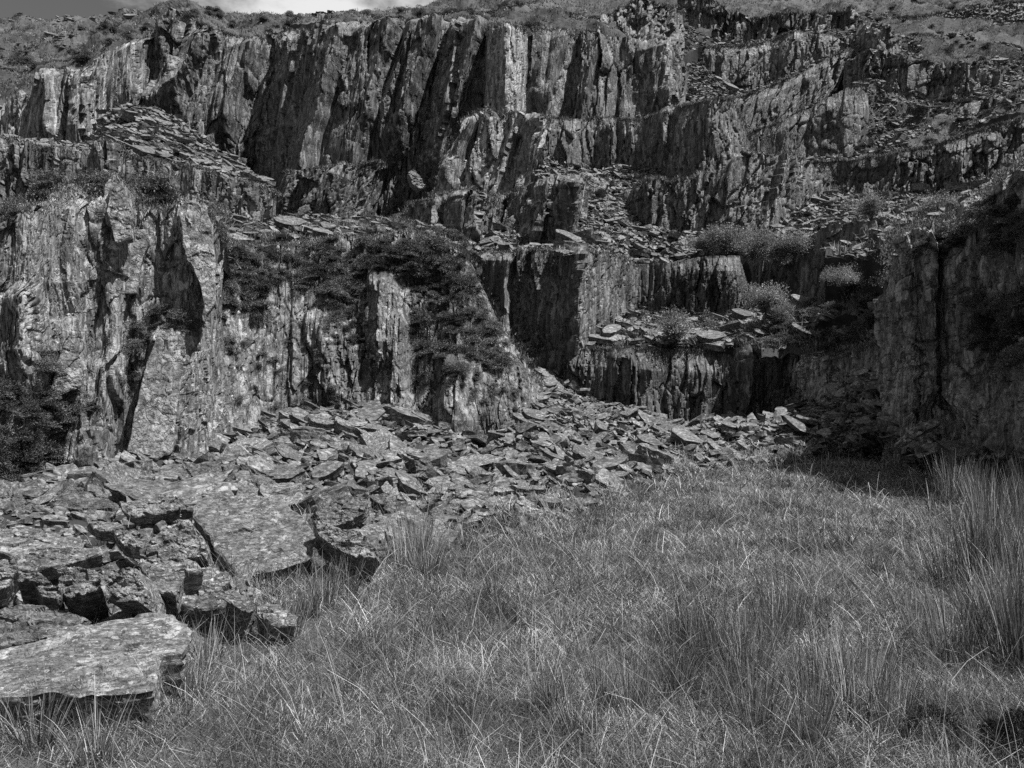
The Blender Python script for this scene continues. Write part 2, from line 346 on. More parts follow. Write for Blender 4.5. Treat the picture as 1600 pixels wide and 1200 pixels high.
# ---- upper left
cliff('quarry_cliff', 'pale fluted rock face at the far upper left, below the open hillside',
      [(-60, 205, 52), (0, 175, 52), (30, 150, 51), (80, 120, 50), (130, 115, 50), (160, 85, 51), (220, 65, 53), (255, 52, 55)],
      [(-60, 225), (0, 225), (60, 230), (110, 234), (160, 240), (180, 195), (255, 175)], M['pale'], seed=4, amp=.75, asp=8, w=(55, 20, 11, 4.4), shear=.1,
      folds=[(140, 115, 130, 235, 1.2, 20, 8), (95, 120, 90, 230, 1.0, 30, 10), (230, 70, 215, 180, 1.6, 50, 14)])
cliff('quarry_cliff', 'rugged recessed rock wall above the upper left scree cone, left of the tall central wall',
      [(240, 60, 55), (265, 42, 54), (290, 34, 54), (320, 42, 55), (345, 58, 56), (400, 62, 57), (440, 62, 58), (480, 56, 54)],
      [(240, 185), (290, 205), (340, 235), (400, 290), (430, 325), (480, 340)], M['far'], seed=8, amp=.75, w=(60, 22, 11, 4.4), shear=.12,
      folds=[(320, 60, 260, 190, 1.8, 40, 18), (400, 70, 340, 260, 1.8, 50, 18), (470, 60, 430, 300, 1.2, 30, 20)])
cliff('quarry_cliff', 'tall dark central back wall with long leaning buttresses, left of the pale column',
      [(465, 58, 54), (500, 48, 52), (560, 42, 51), (640, 40, 52), (700, 38, 52), (745, 34, 50), (775, 40, 49)],
      [(465, 345), (500, 348), (560, 350), (640, 350), (700, 340), (775, 250)], M['far'], seed=12, amp=.6, w=(64, 24, 11, 4.4), asp=5, shear=.16, jag=3,
      folds=[(545, 50, 478, 330, 2.0, 34, 14), (618, 45, 545, 340, 2.6, 70, 13), (690, 45, 622, 250, 2.6, 60, 14), (755, 40, 690, 290, 2.2, 60, 16), (655, 42, 600, 200, 1.0, 30, 10)])
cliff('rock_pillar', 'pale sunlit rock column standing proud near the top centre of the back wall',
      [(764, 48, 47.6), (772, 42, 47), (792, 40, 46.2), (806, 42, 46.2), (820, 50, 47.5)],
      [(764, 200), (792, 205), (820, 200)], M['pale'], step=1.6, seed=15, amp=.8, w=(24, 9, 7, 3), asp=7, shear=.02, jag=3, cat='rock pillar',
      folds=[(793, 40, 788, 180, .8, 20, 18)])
cliff('quarry_cliff', 'dark fluted back wall right of the pale column, under the grassy brow',
      [(815, 50, 51), (850, 52, 51), (900, 58, 52), (960, 62, 52), (1000, 64, 52), (1030, 72, 53), (1050, 85, 54), (1068, 110, 55)],
      [(815, 205), (900, 200), (1000, 200), (1068, 190)], M['far'], seed=19, amp=.7, w=(58, 22, 11, 4.4), asp=6, shear=.1, jag=3,
      folds=[(875, 60, 845, 185, 1.4, 30, 10), (930, 62, 905, 185, 1.2, 30, 12), (1020, 75, 1035, 180, 1.5, 45, 20)])
link  # ---- ledges of rubble at the left
slope('scree_slope', [
    [(-60, 235, 38), (0, 222, 37), (60, 232, 37), (110, 236, 37), (155, 240, 37), (190, 250, 36.5), (260, 257, 36), (330, 272, 36), (400, 294, 36), (420, 302, 36)],
    [(-60, 225, 44), (60, 228, 44), (140, 235, 44), (170, 205, 43), (200, 200, 43), (260, 220, 42), (330, 250, 42), (420, 292, 42)],
    [(-60, 220, 52), (60, 226, 52), (140, 232, 51), (162, 180, 50), (190, 163, 50), (240, 168, 51), (290, 197, 52), (340, 230, 53), (400, 280, 54), (420, 300, 54)]],
    M['bed'], -60, 420, 4, 40, seed=5, amp=.5, sc=2.0, key='cone')
cliff('quarry_cliff', 'long low dark terrace face at left, under the upper scree cone',
      [(-60, 214, 36), (0, 214, 36), (60, 230, 36), (110, 234, 35.5), (148, 238, 35), (156, 228, 34.2), (184, 228, 34.2), (192, 248, 35.5), (260, 256, 35), (330, 270, 35), (400, 292, 35), (424, 302, 37)],
      [(-60, 330), (100, 330), (260, 345), (330, 352), (424, 352)], M['low'], seed=23, amp=.9, w=(50, 20, 10, 3.85), asp=5, shear=.05, jag=3, back=2)
# bench behind the near cliffs, running back to the walls
slope('bench', [
    [(-60, 345, 17), (60, 330, 17), (340, 330, 18), (345, 372, 22.5), (430, 378, 23), (560, 368, 23), (640, 362, 23.5), (735, 400, 24)],
    [(-60, 330, 36), (330, 345, 36), (424, 348, 38), (470, 340, 49), (560, 342, 49), (640, 350, 46), (700, 355, 42), (735, 380, 38)]],
    M['bed'], -60, 735, 4, 60, seed=6, amp=.35, sc=1.5, key='bench')
cliff('rock_step', 'small fluted rock step with a leaning pale fin, foot of the central back wall',
      [(452, 272, 50), (462, 266, 48), (500, 264, 47.5), (545, 262, 47.5), (585, 258, 48), (600, 262, 50)],
      [(452, 345), (500, 348), (600, 350)], M['low'], seed=27, amp=.9, w=(40, 16, 10, 3.85), asp=5, shear=.3, jag=3, back=2, cat='rock step',
      folds=[(528, 268, 498, 345, 1.2, 8, 26)])
# central buttress in three lifts
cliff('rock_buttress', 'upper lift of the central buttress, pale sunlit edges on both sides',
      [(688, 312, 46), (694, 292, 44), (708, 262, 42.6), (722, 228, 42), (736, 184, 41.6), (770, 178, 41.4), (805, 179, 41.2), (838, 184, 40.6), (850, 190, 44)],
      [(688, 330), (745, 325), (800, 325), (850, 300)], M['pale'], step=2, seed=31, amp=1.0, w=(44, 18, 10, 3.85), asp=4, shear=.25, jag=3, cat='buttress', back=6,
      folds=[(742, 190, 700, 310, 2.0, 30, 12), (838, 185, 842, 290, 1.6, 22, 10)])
cliff('rock_buttress', 'middle lift of the central buttress, slanting rock ledge on top',
      [(632, 338, 42), (645, 326, 40), (670, 314, 38.5), (692, 308, 37.5), (720, 303, 36.5), (746, 302, 36.5), (770, 306, 38), (800, 304, 38), (832, 288, 37), (862, 280, 35.5), (896, 278, 34.6), (904, 284, 35), (912, 300, 38)],
      [(632, 375), (690, 385), (745, 400), (800, 410), (905, 410)], M['far'], step=2, seed=34, amp=1.0, w=(50, 20, 11, 4.4), asp=5, shear=.2, jag=3, cat='buttress', back=7,
      folds=[(745, 305, 742, 390, 1.5, 60, 8), (690, 310, 686, 380, .8, 15, 8), (862, 285, 842, 395, 1.4, 28, 12), (902, 282, 904, 395, .8, 36, 4)])
cliff('rock_buttress', 'lower lift of the central buttress, sharp corner beside a pale ribbed face',
      [(728, 412, 33), (740, 402, 31.5), (800, 398, 30.5), (860, 392, 29.3), (893, 390, 28.4), (904, 392, 28.2), (940, 398, 30), (985, 414, 33), (1000, 424, 34.5)],
      [(728, 560), (780, 590), (830, 610), (880, 600), (904, 560), (940, 520), (1000, 500)], M['low'], step=2, seed=37, amp=.8, w=(56, 22, 11, 4.4), asp=6, shear=.08, jag=2, cat='buttress', back=5,
      folds=[(903, 392, 898, 540, .8, 16, 3), (800, 400, 796, 560, .8, 60, 14), (765, 400, 740, 500, .8, 24, 10)])
# right-hand terraces
cliff('quarry_cliff', 'dark terrace face at mid height, immediately right of the central buttress',
      [(842, 184, 48), (900, 186, 48), (960, 186, 48), (1010, 188, 47.5), (1040, 170, 46), (1070, 166, 44.5), (1108, 156, 43), (1146, 158, 43), (1160, 190, 44), (1174, 232, 46), (1180, 250, 48)],
      [(842, 285), (900, 290), (960, 285), (1060, 300), (1110, 320), (1180, 290)], M['low'], seed=41, amp=.75, w=(50, 20, 11, 4.4), asp=5, shear=.05, jag=1,
      folds=[(1040, 172, 1030, 260, 1.2, 30, 14), (955, 190, 950, 262, 1.0, 20, 10)])
cliff('quarry_cliff', 'blocky dark outcrop below the mid terrace, surrounded by loose slate',
      [(985, 300, 43), (1000, 288, 41), (1050, 284, 40), (1122, 272, 39), (1150, 246, 39), (1200, 240, 39.5), (1240, 246, 40.5), (1270, 262, 42), (1295, 292, 44), (1310, 320, 46)],
      [(985, 330), (1020, 350), (1050, 368), (1100, 372), (1160, 378), (1200, 375), (1260, 360), (1310, 350)], M['low'], seed=44, amp=.85, w=(48, 20, 11, 4.4), asp=3.5, shear=.15, jag=5)
slope('scree_slope', [
    [(720, 412, 33), (800, 400, 31.5), (900, 394, 29.5), (985, 416, 34), (1050, 412, 34), (1100, 404, 34), (1180, 398, 33), (1250, 388, 31), (1330, 352, 30), (1440, 356, 29)],
    [(720, 385, 36), (800, 385, 35), (905, 350, 37), (1000, 350, 40), (1100, 360, 39.5), (1200, 362, 39), (1260, 350, 39), (1330, 335, 38), (1440, 335, 34)],
    [(720, 380, 38), (800, 340, 42), (850, 255, 47.5), (905, 262, 48), (1000, 262, 47.5), (1060, 262, 46), (1180, 258, 46), (1290, 292, 47), (1360, 315, 46), (1440, 312, 44)]],
    M['bed'], 720, 1440, 4, 70, seed=9, amp=.6, sc=2.0, key='midscree')
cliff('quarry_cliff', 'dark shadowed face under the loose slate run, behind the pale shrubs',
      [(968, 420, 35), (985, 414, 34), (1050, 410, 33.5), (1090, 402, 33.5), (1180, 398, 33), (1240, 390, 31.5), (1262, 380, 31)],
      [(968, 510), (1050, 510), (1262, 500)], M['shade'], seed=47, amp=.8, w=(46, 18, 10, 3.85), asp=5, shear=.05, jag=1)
cliff('quarry_cliff', 'square cut face with pale vertical streaks, right of the pale shrubs',
      [(1238, 392, 31.5), (1262, 370, 30.5), (1290, 356, 30), (1330, 348, 29.5), (1370, 346, 29), (1405, 352, 28.5), (1425, 360, 28)],
      [(1238, 500), (1340, 500), (1425, 460)], M['low'], seed=50, amp=.7, w=(50, 20, 11, 4.4), asp=6, shear=.0, jag=1, back=3,
      folds=[(1352, 350, 1350, 420, .5, 10, 4), (1368, 350, 1366, 420, .5, 8, 6)])
slope('scree_slope', [
    [(815, 556, 28.5), (900, 547, 28), (980, 547, 28), (1050, 550, 28), (1110, 550, 27.5), (1200, 528, 27), (1290, 502, 26), (1420, 500, 25)],
    [(815, 552, 29), (870, 520, 29.5), (905, 500, 30), (985, 478, 34), (1050, 488, 34.5), (1180, 470, 34), (1290, 470, 31), (1420, 440, 28)]],
    M['bed'], 815, 1420, 4, 30, seed=10, amp=.4, sc=1.4, key='lowbench')
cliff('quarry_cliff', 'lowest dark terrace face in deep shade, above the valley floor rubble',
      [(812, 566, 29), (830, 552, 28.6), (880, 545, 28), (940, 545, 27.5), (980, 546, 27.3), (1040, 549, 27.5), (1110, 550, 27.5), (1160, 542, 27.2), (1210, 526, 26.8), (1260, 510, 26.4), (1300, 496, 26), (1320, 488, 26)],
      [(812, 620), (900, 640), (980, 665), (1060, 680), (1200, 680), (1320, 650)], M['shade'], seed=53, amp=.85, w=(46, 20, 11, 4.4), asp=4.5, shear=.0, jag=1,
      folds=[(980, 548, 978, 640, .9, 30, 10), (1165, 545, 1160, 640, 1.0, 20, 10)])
# upper right terraces
cliff('quarry_cliff', 'topmost dark rough face under the brow, upper right of the back wall',
      [(1068, -10, 74), (1080, -2, 74), (1110, 6, 74), (1150, 18, 73), (1190, 30, 72), (1240, 22, 72), (1290, 24, 72), (1325, 22, 73), (1345, 40, 75)],
      [(1068, 30), (1110, 60), (1170, 76), (1240, 60), (1345, 48)], M['low'], seed=56, amp=1.0, w=(44, 18, 10, 3.85), asp=3.5, shear=.1, jag=3)
slope('terrace', [
    [(1050, 110, 60), (1068, 90, 64), (1090, 78, 67), (1140, 76, 67), (1180, 74, 67), (1210, 64, 66.5), (1240, 52, 66), (1300, 58, 66), (1345, 75, 66)],
    [(1050, 30, 72), (1068, 28, 73), (1110, 56, 73), (1170, 68, 71), (1240, 50, 71), (1320, 40, 72), (1345, 38, 74)]],
    M['bed'], 1050, 1345, 4, 16, seed=11, amp=.5, sc=2, key='t1')
cliff('quarry_cliff', 'second terrace face from the top right, straight fluted drop',
      [(1088, 82, 68), (1100, 74, 67), (1130, 74, 66.5), (1180, 72, 66), (1210, 62, 66), (1240, 50, 65), (1300, 56, 65), (1318, 64, 65), (1330, 78, 66)],
      [(1088, 110), (1140, 148), (1180, 150), (1240, 130), (1330, 110)], M['far'], seed=59, amp=.6, w=(40, 16, 10, 3.85), asp=5, shear=.1, jag=1)
slope('terrace', [
    [(1068, 190, 57), (1100, 160, 60), (1145, 155, 62), (1180, 148, 62), (1210, 134, 62), (1250, 118, 62), (1290, 96, 62), (1345, 84, 62)],
    [(1058, 60, 68), (1090, 84, 68), (1100, 100, 66), (1140, 138, 65), (1180, 140, 65), (1250, 114, 65), (1345, 80, 66)]],
    M['bed'], 1058, 1345, 4, 24, seed=13, amp=.5, sc=2, key='t2')
cliff('quarry_cliff', 'third terrace face down at upper right, dark with a thin grassy rim',
      [(1130, 166, 61), (1146, 154, 60.5), (1180, 147, 60), (1210, 132, 60), (1250, 116, 60), (1290, 94, 60), (1322, 78, 60), (1342, 82, 61)],
      [(1130, 195), (1170, 212), (1220, 205), (1270, 180), (1342, 150)], M['low'], seed=62, amp=.5, w=(40, 16, 10, 3.85), asp=4, shear=.35, jag=1)
slope('terrace', [
    [(1130, 215, 55), (1165, 208, 55), (1210, 198, 55.5), (1250, 178, 56), (1290, 158, 56), (1345, 142, 56)],
    [(1130, 170, 61), (1150, 184, 60), (1175, 202, 59), (1220, 196, 59), (1270, 168, 59), (1345, 138, 60)]],
    M['bed'], 1130, 1345, 4, 16, seed=14, amp=.4, sc=2, key='t3')
cliff('quarry_cliff', 'smooth broad rock face under the long slanting rim, upper right',
      [(1158, 212, 55.5), (1175, 206, 54.5), (1210, 196, 54), (1250, 176, 53.5), (1290, 156, 53), (1325, 136, 52.5), (1345, 136, 52.5), (1356, 150, 54)],
      [(1158, 245), (1210, 255), (1260, 262), (1300, 262), (1356, 245)], M['far'], seed=65, amp=.35, w=(60, 24, 11, 4.4), asp=3, shear=.1, jag=1)
# right hill: turf slope with rubble, faces breaking through
slope('hillside', [
    [(1240, 262, 51), (1262, 252, 50), (1330, 250, 48.5), (1400, 238, 47.5), (1460, 226, 47), (1530, 204, 46), (1600, 184, 45), (1660, 170, 45)],
    [(1240, 250, 53), (1345, 235, 53), (1400, 205, 52), (1500, 186, 51), (1600, 150, 51), (1660, 140, 51)],
    [(1335, 140, 55), (1345, 138, 55), (1400, 134, 56), (1460, 130, 57), (1530, 122, 57), (1600, 110, 58), (1660, 100, 58)],
    [(1325, 80, 62), (1345, 75, 63), (1400, 78, 64), (1500, 85, 65), (1600, 80, 65), (1660, 80, 65)],
    [(1310, 20, 76), (1400, 30, 78), (1500, 28, 78), (1600, 25, 78), (1660, 22, 78)],
    [(1310, -30, 90), (1400, -30, 92), (1660, -40, 95)]], M['hill'], 1338, 1660, 4, 130, seed=16, amp=1.2, sc=2.2, key='rhill', steps=.15)
slope('terrace', [[(1240, 262, 50), (1350, 252, 48.5)], [(1240, 252, 54), (1350, 238, 54)]], M['bed'], 1240, 1350, 4, 8, seed=19, amp=.3, sc=2, key='t4')
cliff('rock_outcrop', 'rough dark crag breaking the turf of the right hillside',
      [(1322, 66, 62), (1345, 50, 61), (1365, 34, 60), (1385, 44, 60), (1400, 62, 61)],
      [(1322, 80), (1350, 92), (1400, 84)], M['low'], seed=68, amp=1.0, w=(26, 12, 9, 3.3), asp=2, shear=.1, jag=5, cat='outcrop')
cliff('rock_outcrop', 'low broken band of dark rock crossing the right hillside',
      [(1330, 92, 57.5), (1350, 76, 56.5), (1372, 84, 56), (1420, 96, 55.5), (1470, 104, 55), (1520, 108, 55), (1560, 118, 56)],
      [(1330, 140), (1400, 142), (1470, 138), (1560, 128)], M['low'], seed=71, amp=1.0, w=(36, 16, 10, 3.85), asp=2.5, shear=.1, jag=4, cat='outcrop')
cliff('rock_outcrop', 'row of pale upright slate slabs jutting from the right hillside',
      [(1490, 176, 51), (1520, 160, 50), (1560, 154, 49.5), (1600, 152, 49), (1660, 146, 49)],
      [(1490, 195), (1560, 196), (1660, 185)], M['far'], seed=73, amp=1.1, w=(28, 12, 9, 3.3), asp=3.5, shear=.3, jag=3, cat='outcrop')
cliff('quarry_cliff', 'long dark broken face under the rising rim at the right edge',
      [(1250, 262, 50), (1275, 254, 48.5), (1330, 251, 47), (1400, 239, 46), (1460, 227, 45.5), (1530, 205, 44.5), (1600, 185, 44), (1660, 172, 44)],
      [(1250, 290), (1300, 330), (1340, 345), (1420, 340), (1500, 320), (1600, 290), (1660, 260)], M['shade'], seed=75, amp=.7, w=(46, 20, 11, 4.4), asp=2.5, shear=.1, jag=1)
slope('scree_slope', [
    [(1290, 400, 27), (1340, 396, 26.5), (1420, 385, 21.5), (1470, 368, 19.4), (1500, 358, 18.4), (1560, 322, 17), (1600, 285, 16.2), (1660, 260, 15.6)],
    [(1290, 350, 34), (1360, 345, 33), (1440, 330, 31), (1500, 315, 29), (1600, 262, 26), (1660, 230, 26)],
    [(1290, 320, 47), (1340, 335, 46), (1420, 325, 45), (1500, 300, 44), (1600, 262, 43), (1660, 235, 43)]],
    M['bed'], 1290, 1660, 4, 50, seed=17, amp=.5, sc=1.6, key='rscree')

# far crag on the skyline and dry stone wall
cliff('rock_outcrop', 'low dark crag on the skyline beside the bright cloud',
      [(432, 38, 88), (455, 27, 86), (485, 20, 85), (520, 18, 85), (560, 19, 85), (582, 27, 86), (600, 36, 88)],
      [(432, 44), (500, 42), (600, 40)], M['low'], step=1.8, seed=77, amp=1.0, w=(26, 12, 9, 3.3), asp=2, shear=.1, jag=2, cat='outcrop')

cliff('rock_outcrop', 'dark craggy knoll on the skyline at left, under the grey sky',
      [(232, 36, 76), (250, 25, 75), (268, 17, 74), (298, 17, 74), (318, 24, 74), (345, 34, 75), (372, 42, 76)],
      [(232, 50), (298, 52), (372, 54)], M['low'], seed=101, amp=1.0, w=(30, 14, 7), asp=2, shear=.1, jag=4, batter=.5, cat='outcrop', back=2)
cliff('rock_outcrop', 'broken dark rock band high on the brow above the central back wall',
      [(868, 40, 62), (900, 26, 61), (950, 24, 60), (985, 6, 60), (1010, 4, 60), (1050, 16, 61), (1066, 30, 62)],
      [(868, 46), (950, 44), (1066, 52)], M['low'], seed=103, amp=.9, w=(28, 13, 7), asp=2, shear=.1, jag=5, batter=1.0, cat='outcrop', back=2)

# ---- near left cliff and the heathered cliff beside it
cliff('quarry_cliff', 'big pale lichened near cliff filling the left edge',
      [(-60, 350, 12.5), (0, 348, 12.6), (30, 336, 12.8), (65, 326, 13), (92, 292, 13.4), (112, 286, 13.6), (128, 300, 13.7), (150, 325, 14), (168, 300, 14.0), (180, 270, 14.0), (192, 290, 14.1), (205, 318, 14.6), (250, 330, 15), (275, 322, 15), (300, 310, 15), (322, 325, 15.2), (334, 350, 15.6), (345, 380, 17.5)],
      [(-60, 790), (0, 780), (100, 765), (200, 745), (290, 725), (345, 700)], M['near'], step=1.8, seed=81, amp=.5, crestk=.4, w=(80, 34, 17, 8, 4.5), asp=3.6, shear=.06, jag=4, batter=.06, back=2.5, skirt=.4,
      folds=[(150, 320, 130, 470, .35, 120, 30), (60, 455, 48, 600, .4, 60, 12), (232, 330, 214, 455, .25, 10, 16), (193, 360, 190, 460, -.5, 5, 8), (275, 520, 262, 720, .4, 70, 40), (336, 330, 338, 480, .3, 60, 8), (190, 560, 130, 740, .45, 60, 24), (160, 560, 160, 700, -.2, 30, 30), (75, 560, 70, 740, -.3, 55, 45)])
cliff('quarry_cliff', 'heather topped near cliff with crusty white lichen, left of centre',
      [(332, 395, 19.5), (345, 378, 20.6), (390, 381, 21.6), (430, 384, 22.3), (500, 375, 22.8), (560, 369, 22.8), (600, 366, 22.6), (640, 362, 22.4), (700, 378, 22.4), (722, 392, 22), (745, 440, 21.8), (770, 500, 21.4), (800, 540, 21.3), (822, 562, 21.4), (834, 600, 22)],
      [(332, 700), (430, 672), (540, 655), (640, 655), (700, 685), (760, 705), (834, 680)], M['mid'], step=1.8, seed=84, amp=.55, w=(64, 28, 13, 7, 4), asp=3.4, shear=.04, jag=4, batter=.42, back=1.2, prof=1.5, skirt=.35,
      folds=[(600, 430, 598, 560, .6, 30, 30), (640, 430, 640, 640, -.3, 10, 60), (520, 500, 520, 640, .3, 60, 50), (700, 560, 700, 680, .5, 20, 90), (392, 500, 388, 660, -.25, 12, 24)])
# ---- right wall in shade, with the heather slope left of it
slope('heather_bank', [
    [(1190, 545, 25.5), (1230, 545, 26.2), (1290, 562, 25.7), (1340, 550, 24.6), (1400, 540, 22.6), (1440, 530, 21.8)],
    [(1190, 530, 27), (1240, 515, 27), (1290, 500, 26.9), (1340, 475, 26), (1400, 440, 24.3), (1440, 420, 23)],
    [(1190, 522, 28.5), (1240, 505, 28.5), (1290, 480, 28), (1330, 430, 27), (1370, 392, 26), (1410, 358, 25), (1440, 345, 24)]],
    M['soil'], 1190, 1440, 4, 40, seed=18, amp=.7, sc=1.4, key='hbank', drop=.25)
cliff('quarry_cliff', 'dark slabby face beneath the heather bank, right of the shaded terrace',
      [(1222, 560, 27.4), (1250, 556, 26.3), (1290, 560, 25.3), (1330, 548, 24.2), (1370, 540, 22.8), (1400, 535, 21.8)],
      [(1215, 660), (1290, 655), (1340, 640), (1400, 660)], M['wall'], seed=87, amp=.9, w=(50, 22, 12, 4.95), asp=3, shear=.1, jag=4)
cliff('quarry_cliff', 'tall dark overgrown rock wall at the right edge, in shade',
      [(1384, 440, 19.5), (1392, 400, 18.6), (1405, 380, 18), (1425, 372, 17.9), (1440, 356, 17.6), (1470, 352, 17.4), (1500, 345, 16.9), (1520, 348, 16.2), (1542, 335, 16.0), (1560, 300, 15.6), (1575, 296, 14.8), (1592, 262, 14.6), (1620, 258, 14), (1700, 240, 12.8)],
      [(1384, 710), (1420, 720), (1480, 735), (1540, 750), (1610, 750), (1700, 770)], M['wall'], step=1.9, seed=90, amp=1.0, w=(80, 36, 18, 9, 5), asp=2.6, shear=-.04, jag=8, batter=.2, lipn=True, back=.5,
      folds=[(1400, 400, 1402, 700, .3, 12, 20), (1455, 380, 1440, 640, .5, 60, 20), (1500, 400, 1530, 640, -.9, 50, 60), (1580, 520, 1600, 720, .8, 60, 60)])

cliff('rock_outcrop', 'broken mossy crag on the crest of the right wall, beside the split boulder',
      [(1468, 366, 18.6), (1484, 340, 18), (1500, 330, 17.8), (1530, 326, 17.6), (1556, 300, 17.4), (1572, 292, 17.2), (1588, 262, 17), (1612, 250, 16.8), (1660, 232, 16.6)],
      [(1468, 372), (1500, 362), (1560, 350), (1600, 320), (1660, 300)], M['wall'], seed=97, amp=1.1, w=(46, 22, 11, 5), asp=1.6, shear=.1, jag=12, batter=.5, cat='outcrop', back=1.5, skirt=.6)
cliff('rock_outcrop', 'small dark crag where the heather bank meets the square cut face',
      [(1398, 386, 23), (1412, 362, 22.6), (1430, 356, 22.4), (1452, 362, 22), (1474, 372, 21.6)],
      [(1398, 420), (1430, 410), (1474, 400)], M['wall'], seed=98, amp=1.0, w=(30, 16, 8, 4), asp=1.6, shear=.1, jag=8, batter=.5, cat='outcrop', back=1, skirt=.6)
# ---- rubble apron over the quarry floor
EDGE = [(-160, 1125), (0, 1122), (150, 1116), (286, 1085), (310, 1010), (345, 972), (420, 932), (480, 908), (620, 885), (700, 862), (800, 845), (900, 808), (975, 778), (1050, 742), (1120, 728), (1300, 714), (1400, 716), (1480, 735), (1560, 745)]
slope('scree_slope', [
    [(a, b + 6, None) for a, b in EDGE],
    [(-160, 850, 7.6), (100, 850, 7.8), (300, 842, 8.4), (400, 832, 8.9), (500, 775, 12.0), (600, 765, 12.8), (700, 745, 14.5), (800, 735, 15.5), (900, 725, 17.0), (1000, 705, 20), (1100, 695, 21.5), (1300, 690, 21.5), (1380, 680, 19), (1420, 700, 17), (1560, 730, 14)],
    [(-160, 762, 12.2), (100, 756, 13), (200, 738, 14), (300, 722, 15.2), (345, 700, 17.5), (430, 662, 19.5), (540, 642, 20), (640, 644, 20), (700, 672, 20.2), (760, 692, 20.4), (815, 640, 22), (828, 590, 26), (900, 622, 26.5), (960, 640, 26.8), (1060, 662, 27), (1200, 652, 26.6), (1290, 625, 25), (1340, 590, 22.5), (1392, 575, 20.5), (1405, 690, 18), (1560, 735, 15)],
    [(-160, 745, 15), (300, 715, 18), (430, 660, 23), (700, 660, 23), (815, 600, 26), (830, 570, 28.5), (900, 600, 28.5), (1060, 655, 29), (1200, 645, 29), (1340, 585, 24), (1400, 640, 20), (1560, 700, 17)]],
    M['bed'], -160, 1560, 5, 130, seed=20, amp=.36, sc=1.3, key='talus', edge=True)
cliff('dry_stone_wall', 'long dark dry stone wall along the top of the right hillside',
      [(1432, 27, 76), (1470, 21, 76), (1530, 12, 76), (1600, 0, 76), (1680, -8, 76)], [(1432, 32), (1530, 26), (1600, 20), (1680, 14)], M['low'],
      step=1.8, seed=95, amp=.5, w=(9, 6, 7, 3), asp=.6, shear=0, jag=1, cat='wall', back=.8, skirt=.6)

# ---------------------------------------------------------------- loose rock
def rock(outline, thick, seed, nper=72, rings=12, lay=7, relief=.03, lam=.02, inset=.05, taper=.1):
    """slate block: traced outline, cleaved layered edge, flaking top"""
    rs = np.random.RandomState(seed); o = np.array(outline, float); n = len(o)
    if np.cross(o[1] - o[0], o[2] - o[1]).sum() is None: pass
    area = .5 * np.sum(o[:, 0] * np.roll(o[:, 1], -1) - np.roll(o[:, 0], -1) * o[:, 1])
    if area < 0: o = o[::-1]
    seg = np.linalg.norm(np.roll(o, -1, 0) - o, axis=1); cum = np.r_[0, np.cumsum(seg)]; oc = np.vstack([o, o[:1]])
    t = np.linspace(0, cum[-1], nper, endpoint=False)
    E = np.stack([np.interp(t, cum, oc[:, 0]), np.interp(t, cum, oc[:, 1])], 1)
    size = math.sqrt(abs(area)) ; c = E.mean(0)
    jit = size * .03 * (fbm(t / cum[-1] * 18, t * 0 + seed, seed, 3) * 1.2 + .8 * facet(t / cum[-1] * 14, t * 0 + .3, seed, 1., 0, .6))
    rad = E - c; rl = np.linalg.norm(rad, axis=1)[:, None] + 1e-9; E = E + rad / rl * jit[:, None]
    V = []
    def topz(p):
        a = p[:, 0] / size; b = p[:, 1] / size
        z = fbm(a * 2.2 + seed, b * 4.5, seed + 1, 4) * relief * 2.2 + relief * 1.2 * facet(a * 2.6 + seed, b * 4., seed + 2, .8, .8, .7)
        st = max(lam, 1e-4); return np.round(z / st) * st * .45 + z * .55 + relief * .5 * fbm(a * 9, b * 16, seed + 4, 4)
    for r in np.linspace(0, 1, rings + 1)[1:]:
        p = c + (E - c) * r; z = topz(p) - (relief * .7 if r == 1 else 0); V.append(np.c_[p, z])
    edge = E - c
    off = 0
    for j in range(1, lay + 1):
        f = j / lay
        if rs.rand() < .7 or lay < 4: off = rs.uniform(-1.2, .6)
        a = t / cum[-1] * 16
        io = 1 - taper * f + inset * .8 * off + inset * .9 * facet(a * 1.3 + j * 3.1 * (rs.rand() < .5), t * 0 + j * .5, seed + 5, .6, .3, .8)
        z = -thick * f + thick * .05 * fbm(a, t * 0 + j, seed + 8, 2)
        V.append(np.c_[c + edge * io[:, None], z if j < lay else z * 0 - thick])
    V.append(np.array([[c[0], c[1], -thick]])); V.insert(0, np.c_[c[None], topz(c[None])])
    V = np.concatenate(V); R = rings + lay; k = np.arange(nper); kn = (k + 1) % nper
    T = [np.stack([k * 0, 1 + k, 1 + kn], 1)]
    Q = [np.stack([1 + r * nper + k, 1 + (r + 1) * nper + k, 1 + (r + 1) * nper + kn, 1 + r * nper + kn], 1) for r in range(R - 1)]
    T.append(np.stack([len(V) - 1 + k * 0, 1 + (R - 1) * nper + kn, 1 + (R - 1) * nper + k], 1))
    return V, np.concatenate(Q), np.concatenate(T)
def ray(px, py): return np.array([(px - CX) / F, 1.0, (HY - py) / F])
